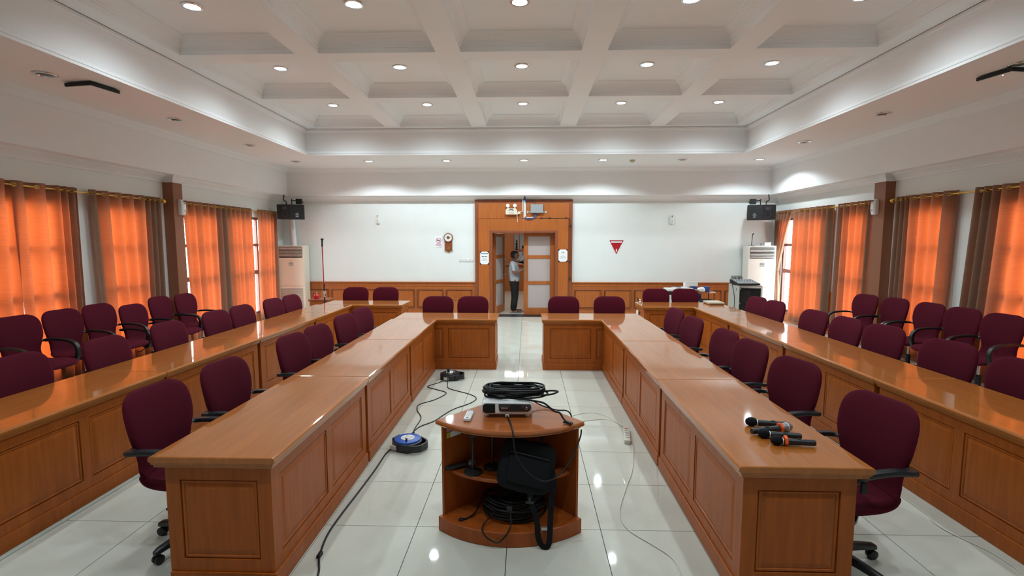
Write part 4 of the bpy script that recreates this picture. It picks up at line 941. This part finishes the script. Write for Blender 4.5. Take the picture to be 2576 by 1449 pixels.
# ------------------------------------------------------------------ floor cables and reels
def reel(label, loc, rz, top, tm):
    o = thing('cable_reel', label, 'cable reel', loc, rz)
    MB().lathe([(.115, .0), (.125, .01), (.128, .07), (.118, .078)], 28).build('drum_case', 'plastic', o, smooth=40)
    MB().lathe([(.118, .078), (.116, .09), (.105, .095)], 28).build('face_plate', tm, o, smooth=40)
    sp = MB().lathe([(.062, .094), (.060, .099)], 24).build('socket_plate', 'white_pl', o, smooth=40)
    for k in range(4):
        a = R(45 + 90 * k); MB().lathe([(.018, .0985), (.017, .1005)], 14, Matrix.Translation((.032 * math.cos(a), .032 * math.sin(a), 0))).build('socket', 'greylight', sp)
    hp = catmull([(.06, -.115, .045), (.14, -.085, .045), (.175, -.05, .045), (.178, .0, .045), (.175, .05, .045), (.14, .085, .045), (.06, .115, .045)], 4)
    MB().sweep(hp, [(-.008, -.03), (.008, -.03), (.008, .03), (-.008, .03)], Vector((0, 0, 1))).build('grip', 'plastic', o)
    B(-.14, -.115, -.05, .05, .0, .085).build('foot_block', 'plastic', o, bevel=.006)
    MB().lathe([(.008, .095), (.009, .125)], 10, Matrix.Translation((.045, -.075, 0))).build('knob', top, o, smooth=40)
    B(-.09, -.03, -.131, -.118, .018, .055).build('rating_label', 'greylight', o)
    return o
reel('cable reel with blue face and four sockets on the aisle floor', (-1.075, 4.30, 0), R(-25), 'navy', 'blue_pl')
r2 = reel('all black cable reel with white socket plate farther down the aisle', (-1.035, 6.56, 0), R(8), 'blackmat', 'plastic')
tag(MB().cyl((-1.06, 6.53, .10), (-1.06, 6.53, .135), .018, 10).cbox((-1.06, 6.53, .145), (.03, .045, .02)).build('plug', 'blackmat', bevel=.003), 'black plug standing in the far black cable reel', 'plug')
def cord(label, pts, r, m, z=None, cat='cord'):
    z = r if z is None else z
    return tag(MB().tube(catmull([(p[0], p[1], p[2] if len(p) > 2 else z) for p in pts], 7), r, 7).build('extension_cord', m, smooth=60), label, cat)
cord('black power cord running from the blue reel towards the camera along the inner left desks', [(-1.10, 2.2), (-1.16, 2.56), (-1.222, 2.73), (-1.262, 2.95), (-1.262, 3.20), (-1.248, 3.50), (-1.235, 3.86), (-1.235, 4.15), (-1.20, 4.25, .02)], .0062, 'rubber')
B(-1.237, -1.213, 2.715, 2.765, .0, .02).build('cord_joint', 'rubber', bpy.data.objects[[x.name for x in C.objects if x.name.startswith('extension_cord')][-1]], bevel=.005)
cord('black cord winding from the far reel to the blue reel, left one of two', [(-1.10, 6.46, .02), (-1.16, 6.36), (-1.275, 6.18), (-1.13, 6.05), (-.99, 5.91), (-1.08, 5.66), (-1.228, 5.475), (-1.207, 5.28), (-1.115, 5.04), (-1.112, 4.71), (-1.04, 4.46, .03), (-1.04, 4.37, .09)], .0052, 'rubber')
cord('black cord curving right from the far reel and back to the blue reel', [(-1.06, 6.53, .155), (-1.055, 6.42, .12), (-1.04, 6.33, .01), (-.984, 6.106), (-.706, 5.884), (-.601, 5.724), (-.649, 5.546), (-.81, 5.335), (-.895, 5.14), (-.959, 4.961), (-1.079, 4.791), (-1.12, 4.58), (-1.10, 4.44, .04), (-1.09, 4.36, .1)], .0052, 'rubber')
cord('white cord snaking from the socket strip towards the camera on the right of the aisle', [(.955, 4.45, .02), (.973, 4.50), (.968, 4.374), (.865, 3.925), (.746, 3.596), (.639, 3.262), (.66, 3.065), (.775, 2.908), (.853, 2.794), (.865, 2.686), (.83, 2.45)], .0042, 'ivory')
cord('thin white cord looping from the socket strip to behind the projector stand', [(.985, 4.80, .03), (.965, 4.875), (.857, 5.145), (.714, 5.264), (.545, 5.209), (.42, 5.08), (.40, 5.0), (.47, 4.97), (.588, 5.008), (.751, 5.064), (.889, 5.04), (.968, 4.811, .03)], .0032, 'ivory')
cord('pale cord on the floor below the outer right desks', [(2.72, 4.3), (2.75, 3.8), (2.739, 3.476), (2.735, 3.312), (2.701, 3.209), (2.707, 3.103), (2.741, 3.013), (2.787, 2.89), (2.79, 2.787), (2.78, 2.707), (2.70, 2.5)], .0042, 'ivory')
tag(B(-3.09, -3.072, 1.9, 8.4, 0, .012).build('cable_cover', 'greylight', bevel=.003), 'slim grey cable strip on the floor along the outer left desks', 'cable strip')
o = thing('socket_strip', 'ivory five way socket strip on the floor right of the aisle', 'socket strip', (.955, 4.61, 0), R(-9))
B(-.028, .028, -.175, .175, 0, .038).build('body', 'ivory', o, bevel=.004)
for k in range(5): MB().prism([(x * .02, y * .012 + .125 - .058 * k) for x, y in circle(1, 16)], .0375, .0392).build('socket', 'inkgrey' if k else 'ink_red', o)

# ------------------------------------------------------------------ far corners: air conditioners, loudspeakers
def aircon(label, loc, rz, m, low):
    o = thing('air_conditioner', label, 'air conditioner', loc, rz); w_, d_ = .63, .34
    B(-w_ / 2, w_ / 2, 0, d_, 0, 1.76).build('cabinet', m, o, bevel=.012)
    MB().prism(rrect(.55, .27, .02, 4, 0, 1.60), 0, .004, TO_FRONT).build('outlet', 'blackmat', o)
    for k in range(8): MB().box(-.27, .27, -.022, -.002, -.006, .004, Matrix.Translation((0, 0, 1.485 + .033 * k)) @ Matrix.Rotation(R(-18), 4, 'X')).build('louvre', m, o)
    B(-w_ / 2 + .004, w_ / 2 - .004, -.012, 0, .78, 1.455).build('front_panel', m, o, bevel=.006)
    B(-.05, .055, -.0145, -.011, 1.27, 1.36).build('control_panel', 'grey', o, bevel=.002); B(-.045, .05, -.016, -.014, 1.325, 1.35).build('display', 'inkgrey', o)
    B(-.045, .045, -.0158, -.014, 1.28, 1.305).build('keys', 'greylight', o); B(-.03, .03, -.013, -.011, 1.40, 1.41).build('badge', 'brass', o)
    B(-w_ / 2 + .004, w_ / 2 - .004, -.010, 0, .06, .775).build('intake_frame', m, o, bevel=.006)
    if low:
        for k in range(26): MB().box(-.265, .265, -.018, -.008, -.006, .006, Matrix.Translation((0, 0, .11 + .0245 * k)) @ Matrix.Rotation(R(30), 4, 'X')).build('intake_slat', 'greygrille', o)
    return o
aircon('cream floor standing air conditioner in the far left corner', (-5.735, 11.87, 0), R(4), 'cream', True)
aircon('white floor standing air conditioner in the far right corner lit by the window', (5.50, 11.80, 0), R(-3), 'acwhite', False)
tag(MB().cyl((-5.78, 12.18, 1.755), (-5.86, 12.20, 2.75), .06, 16, .075).build('drain_pipe', 'white_gloss', smooth=40), 'white pipe rising from the left air conditioner to the cornice', 'pipe')
o = thing('paper_box', 'small white paper box on top of the right air conditioner', 'box', (5.66, 11.93, 1.76), R(-5)); B(-.07, .07, -.05, .05, 0, .075).build('carton', 'paper', o, bevel=.003); B(-.13, -.072, -.03, .05, 0, .06).build('side_block', 'grey', o, bevel=.003)
o = thing('desk_mic_stand', 'thin black microphone stand on top of the right air conditioner', 'stand', (5.30, 11.93, 1.76)); B(-.06, .06, -.05, .05, 0, .012).build('foot', 'blackmat', o, bevel=.003); MB().cyl((0, 0, .01), (.015, 0, .27), .008, 8).cyl((.015, 0, .25), (.035, 0, .29), .012, 8).build('stem', 'blackmat', o, smooth=40)
def speaker(label, loc, rz, s):
    o = thing('loudspeaker', label, 'loudspeaker', loc, rz); w_, h_, d_ = .60, .34, .30
    MB().prism([(-.30, .0), (.0, -.05), (.30, .0), (.25, d_), (-.25, d_)], -h_ / 2, h_ / 2).build('cabinet', 'blackmat', o, bevel=.008)
    # driver grille marks on the half turned towards the room corner, emblem on the other
    A = Matrix.Translation((s * .115, -.0325, 0)) @ Matrix.Rotation(s * R(9.5), 4, 'Z')
    m = MB(); annulus(m, .056, .064, -.008, .0, 24, 0, -.06); m.v = [tuple(A @ Vector(v)) for v in m.v]; m.build('woofer_ring', 'dimgrey', o)
    m = MB(); 
    for (x0, x1, z0, z1) in ((-.06, .06, .125, .133), (-.06, .06, .033, .041), (-.06, -.052, .041, .125), (.052, .06, .041, .125), (-.035, .035, .06, .11)): m.box(x0, x1, -.008, 0, z0, z1, A)
    m.build('tweeter_frame', 'dimgrey', o)
    A2 = Matrix.Translation((-s * .155, -.026, 0)) @ Matrix.Rotation(-s * R(9.5), 4, 'Z')
    m = MB(); annulus(m, .029, .035, -.007, .0, 24, 0, -.06); 
    for k in range(3): m.box(-.003, .003, -.007, 0, 0, .028, Matrix.Translation((0, 0, -.06)) @ Matrix.Rotation(R(120 * k), 4, 'Y'))
    m.box(-.034, .034, -.007, 0, -.118, -.106); m.v = [tuple(A2 @ Vector(v)) for v in m.v]; m.build('emblem', 'alu', o)
    MB().cyl((0, .15, h_ / 2), (0, .15, h_ / 2 + .14), .012, 8).cyl((0, .15, h_ / 2 + .11), (-s * .16, .72, h_ / 2 + .11), .012, 8).build('bracket', 'blackmat', o)
    B(min(-s * .08, -s * .21), max(-s * .08, -s * .21), .20, .30, h_ / 2 + .03, h_ / 2 + .15).build('bracket_box', 'blackmat', o, bevel=.005)
    MB().tube(catmull([(s * .12, .15, h_ / 2), (s * .13, .17, h_ / 2 + .08), (s * .19, .2, h_ / 2 + .12), (s * .18, .22, h_ / 2 + .25)], 5), .012, 6).build('lead', 'blackmat', o)
    return o
speaker('black loudspeaker on a bracket in the far left corner', (-5.58, 11.62, 2.555), R(12), -1)
speaker('black loudspeaker on a bracket in the far right corner', (5.36, 11.62, 2.525), R(-12), 1)

# ------------------------------------------------------------------ far left: pedestal, extinguisher, microphone stand
o = thing('pedestal', 'small wooden pedestal box by the wainscot in the far left corner', 'pedestal', (-4.60, 10.9, 0))
B(-.20, .20, -.18, .18, 0, .55).build('body', 'wood_wall', o, bevel=.004); B(-.225, .225, -.205, .205, .55, .585).build('top', 'wood_dark', o, bevel=.008); B(-.21, .21, -.19, .19, 0, .06).build('plinth', 'wood_dark', o)
o = thing('fire_extinguisher', 'small red fire extinguisher with silver handle on the wooden pedestal', 'extinguisher', (-4.70, 10.85, .585))
MB().lathe([(.055, 0), (.06, .01), (.06, .07), (.045, .10), (.018, .115), (.018, .13)], 18).build('cylinder', 'red_paint', o, smooth=40); MB().lathe([(.02, .125), (.022, .15)], 12).build('valve', 'chrome', o)
MB().box(-.01, .085, -.01, .01, .155, .163, Matrix.Rotation(R(-18), 4, 'Y')).box(0, .07, -.008, .008, .14, .147).build('handle', 'chrome', o); MB().tube(catmull([(-.015, 0, .14), (-.06, 0, .13), (-.075, 0, .08), (-.07, 0, .02)], 5), .008, 6).build('hose', 'blackmat', o)
o = thing('microphone_stand', 'tall thin microphone stand with tripod foot in front of the left wainscot', 'stand', (-4.42, 10.62, 0))
MB().cyl((0, 0, .12), (-.015, 0, 1.80), .011, 10).build('pole', 'ink_red', o, smooth=40); MB().cyl((0, 0, .1), (0, 0, .95), .016, 10).build('lower_tube', 'blackmat', o, smooth=40)
MB().cbox((0, 0, .72), (.035, .04, .13)).build('clutch', 'alu', o, bevel=.004); MB().cbox((.0, 0, .70), (.05, .03, .04)).build('switch_box', 'blackmat', o, bevel=.004)
MB().cyl((-.015, 0, 1.75), (-.01, 0, 1.90), .018, 10).cbox((-.01, 0, 1.905), (.05, .03, .035)).build('mic_clip', 'blackmat', o, smooth=40)
for k in range(3): a = R(90 + 120 * k); MB().cyl((0, 0, .36), (.26 * math.cos(a), .26 * math.sin(a), .012), .008, 8).lathe([(.014, 0), (.014, .02)], 8, Matrix.Translation((.26 * math.cos(a), .26 * math.sin(a), 0))).build('leg', 'chrome', o, smooth=40)
o = thing('waste_bin', 'small square wooden waste bin between two chairs below the notice', 'bin', (-1.70, 11.95, 0))
MB().rings([[(-a, -a, z), (a, -a, z), (a, a, z), (-a, a, z)] for a, z in ((.10, 0), (.115, .47), (.13, .47), (.13, .50), (.10, .50), (.095, .40))], True, False).build('body', 'wood_wall', o); B(-.095, .095, -.095, .095, .30, .31).build('liner', 'blackmat', o)

# ------------------------------------------------------------------ far right: rack, mixer, printer table
o = thing('equipment_rack', 'grey equipment rack cabinet with smoked glass door in the far right corner', 'rack', (4.36, 10.30, 0))
B(0, .02, 0, .52, 0, .95).box(.46, .48, 0, .52, 0, .95).box(.02, .46, .50, .52, 0, .95).box(.02, .46, .0, .5, .93, .95).box(.02, .46, 0, .5, 0, .05).build('cabinet', 'greylight', o, bevel=.004)
for k, (z, h) in enumerate(((.60, .26), (.32, .24), (.08, .20))): B(.03, .45, .03, .42, z, z + h).build('amplifier', 'blackmat', o, bevel=.005)
B(-.0015, .0, .10, .12, .84, .90).build('lock', 'blackmat', o)
d_ = link('door', None, o, (.475, -.004, 0), (0, 0, R(-12)))
MB().box(-.44, -.41, -.02, 0, .02, .93).box(-.03, 0, -.02, 0, .02, .93).box(-.41, -.03, -.02, 0, .90, .93).box(-.41, -.03, -.02, 0, .02, .05).build('door_frame', 'white_pl', d_, bevel=.002)
B(-.41, -.03, -.012, -.008, .05, .90).build('glass', 'smoked', d_); B(-.41, -.10, -.026, -.016, .60, .62).build('door_rail', 'alu', d_)
o = thing('audio_mixer', 'black audio mixing desk with plugged leads on top of the rack', 'mixer', (4.56, 10.50, .95), R(4)); o.scale = (.74, .9, .75)
mp_ = [(-.22, 0.03), (.20, .012), (.235, .03), (.235, .055), (-.20, .15), (-.24, .13)]
MB().add([(x, y, z) for x in (-.30, .30) for y, z in mp_], [tuple(range(5, -1, -1)), tuple(range(6, 12))] + [(k, (k + 1) % 6, 6 + (k + 1) % 6, 6 + k) for k in range(6)], Matrix.Rotation(R(180), 4, 'Z')).build('chassis', 'blackmat', o, bevel=.005)
B(-.26, .26, -.15, .18, 0, .03).build('feet', 'rubber', o)
sl = Matrix.Rotation(R(12.3), 4, 'X'); 
B(-.29, .29, -.2, .2, 0, .004).build('face', 'grey', o, loc=(0, .0, .106), rot=(R(12.3), 0, 0))
for i in range(12):
    for j in range(6): MB().lathe([(.008, 0), (.007, .012)], 8).build('knob', 'white_pl' if j % 2 else 'navy', o, loc=(-.26 + .046 * i, -.03 + .036 * j, .104 + .0079 * j))
    B(-.008, .008, -.012, .012, 0, .014).build('fader', 'alu', o, loc=(-.26 + .046 * i, -.12 + .012 * (i % 3), .086))
for i in range(9): MB().cyl((0, 0, 0), (0, .01, .07), .01, 8).tube(catmull([(0, .01, .07), (0, .03, .10), (.02, .08, .09), (.03, .13, .0)], 4), .005, 5).build('lead', 'blackmat', o, loc=(-.26 + .036 * i, .175, .14))
tag(MB().tube(catmull([(4.34, 10.68, 1.06), (4.31, 10.55, 1.0), (4.325, 10.42, .7), (4.30, 10.35, .3), (4.31, 10.3, .02)], 6), .007, 6).build('mixer_lead', 'blackmat', smooth=60), 'dark lead hanging down the left side of the equipment rack', 'cable')
o = thing('printer_table', 'small table with curved top shelf behind the outer right desks', 'table', (3.72, 11.4, 0))
B(-.55, .50, -.30, .30, .42, .45).build('table_top', 'wood_dark', o, bevel=.006)
MB().prism([(-.10, .28), (-.12, -.08), (.1, -.24), (.35, -.26), (.55, -.10), (.55, .28)], .70, .725).build('upper_shelf', 'wood_dark', o, bevel=.005)
for x, y in ((-.5, -.26), (.46, -.26), (-.5, .26), (.46, .26)): B(x - .02, x + .02, y - .02, y + .02, 0, .42).build('leg', 'blackmat', o)
for x in (-.06, .50): MB().cyl((x, .2, .45), (x, .2, .70), .012, 8).build('post', 'blackmat', o)
MB().cyl((.53, -.06, .45), (.53, -.06, .70), .008, 8).build('post', 'blackmat', o)
o = thing('printer', 'white and black printer beside the curved shelf behind the far outer right desk', 'printer', (3.37, 11.32, .45))
B(-.22, .2, -.20, .2, 0, .22).build('body', 'white_pl', o, bevel=.01); B(-.22, .2, -.205, .2, .22, .30).build('scanner', 'blackmat', o, bevel=.008); B(-.22, .2, -.2, .2, .30, .35).build('lid', 'white_pl', o, bevel=.008); B(-.10, .1, -.21, -.19, .03, .10).build('tray', 'blackmat', o)
o = thing('paper_stack', 'untidy stack of papers on top of the printer', 'papers', (3.46, 11.32, .80), R(12))
for k in range(4): B(-.14, .14, -.11, .11, .007 * k, .007 * k + .006).build('sheet', 'paper', o, rot=(0, 0, R(7 * k - 8)))
B(-.10, -.0, -.08, .04, .028, .042).build('folder', 'navy', o)
o = thing('brochure_stand', 'white and blue desk calendar standing on the curved shelf', 'calendar', (3.72, 11.34, .725), R(-6))
MB().box(-.14, .14, -.004, .004, 0, .24, Matrix.Rotation(R(14), 4, 'X')).build('board', 'paper', o); MB().box(-.03, .135, -.0065, -.003, .06, .13, Matrix.Rotation(R(14), 4, 'X')).build('blue_print', 'blue_cable', o); MB().box(-.14, .14, -.004, .004, 0, .2, Matrix.Translation((0, .10, 0)) @ Matrix.Rotation(R(-14), 4, 'X')).build('back_leaf', 'paper', o)
o = thing('telephone', 'cream desk telephone on the curved shelf', 'telephone', (3.68, 11.22, .725), R(10)); MB().add([(-.08, -.07, 0), (.08, -.07, 0), (.08, .07, 0), (-.08, .07, 0), (-.08, -.07, .03), (.08, -.07, .03), (.08, .07, .09), (-.08, .07, .09)], [(3, 2, 1, 0), (4, 5, 6, 7), (0, 1, 5, 4), (1, 2, 6, 5), (2, 3, 7, 6), (3, 0, 4, 7)]).build('body', 'cream', o, bevel=.006)
for k in range(9): B(-.01, .005, -.008, .005, 0, .006).build('key', 'greylight', o, loc=(.0 + .022 * (k % 3), -.04 + .025 * (k // 3), .042 + .011 * (k // 3)))
B(-.075, -.035, -.065, .065, .06, .085).build('handset', 'cream', o, bevel=.01)
tag(B(-.07, .07, -.05, .05, 0, .12).build('tissue_box', 'blue_cable', bevel=.008, loc=(4.05, 11.30, .725), rot=(0, 0, R(-8))), 'dark blue box at the right end of the curved shelf', 'box')
tag(lump(.18, .12, .10, Matrix.Translation((0, 0, .05)), .02, 5, .6).build('crumpled_bag', 'paper', loc=(3.92, 11.25, .725), smooth=60), 'crumpled white plastic bag on the curved shelf beside the dark blue box', 'bag')
tag(lump(.07, .07, .06, Matrix.Translation((0, 0, .03)), .004, 6, .8).build('tape_roll', 'wood_dark', loc=(3.82, 11.18, .725), smooth=60), 'small dark round object beside the telephone on the curved shelf', 'object')
o = thing('storage_box', 'navy blue box standing on the black device under the curved shelf', 'box', (3.82, 11.30, .55)); B(-.10, .10, -.09, .09, 0, .10).build('carton', 'navy', o, bevel=.006); B(-.105, .105, -.095, .095, .10, .125).build('lid', 'blue_cable', o, bevel=.004)
o = thing('printer', 'low wide black device under the curved shelf', 'device', (3.90, 11.28, .45)); B(-.30, .30, -.17, .17, 0, .10).build('body', 'blackmat', o, bevel=.015); B(.06, .17, -.172, -.168, .03, .08).build('label_print', 'paper', o); B(-.10, -.06, -.173, -.168, .04, .085).build('label_print', 'yellow', o)
o = thing('flat_box', 'flat beige box lying on the far outer right desk', 'box', (3.34, 8.92, DZ), R(0)); B(-.135, .135, -.16, .16, .012, .045).build('lid', 'beige', o, bevel=.004); B(-.125, .125, -.15, .15, 0, .012).build('base', 'wood_dark', o)
tag(B(-.012, .0, -.06, .06, -.10, .02).build('hanging_paper', 'paper', loc=(2.0, 8.95, .60)), 'white paper hanging at the end of the far outer right desk', 'paper')
o = thing('desk_bell', 'small silver object on the near corner of the far outer right desk', 'object', (2.06, 9.05, DZ)); MB().lathe([(.03, 0), (.032, .01), (.012, .035), (.02, .05), (.008, .07)], 12).build('body', 'chrome', o, smooth=50); MB().cyl((-.03, 0, .03), (-.05, 0, .10), .008, 8).build('stem', 'blackmat', o)
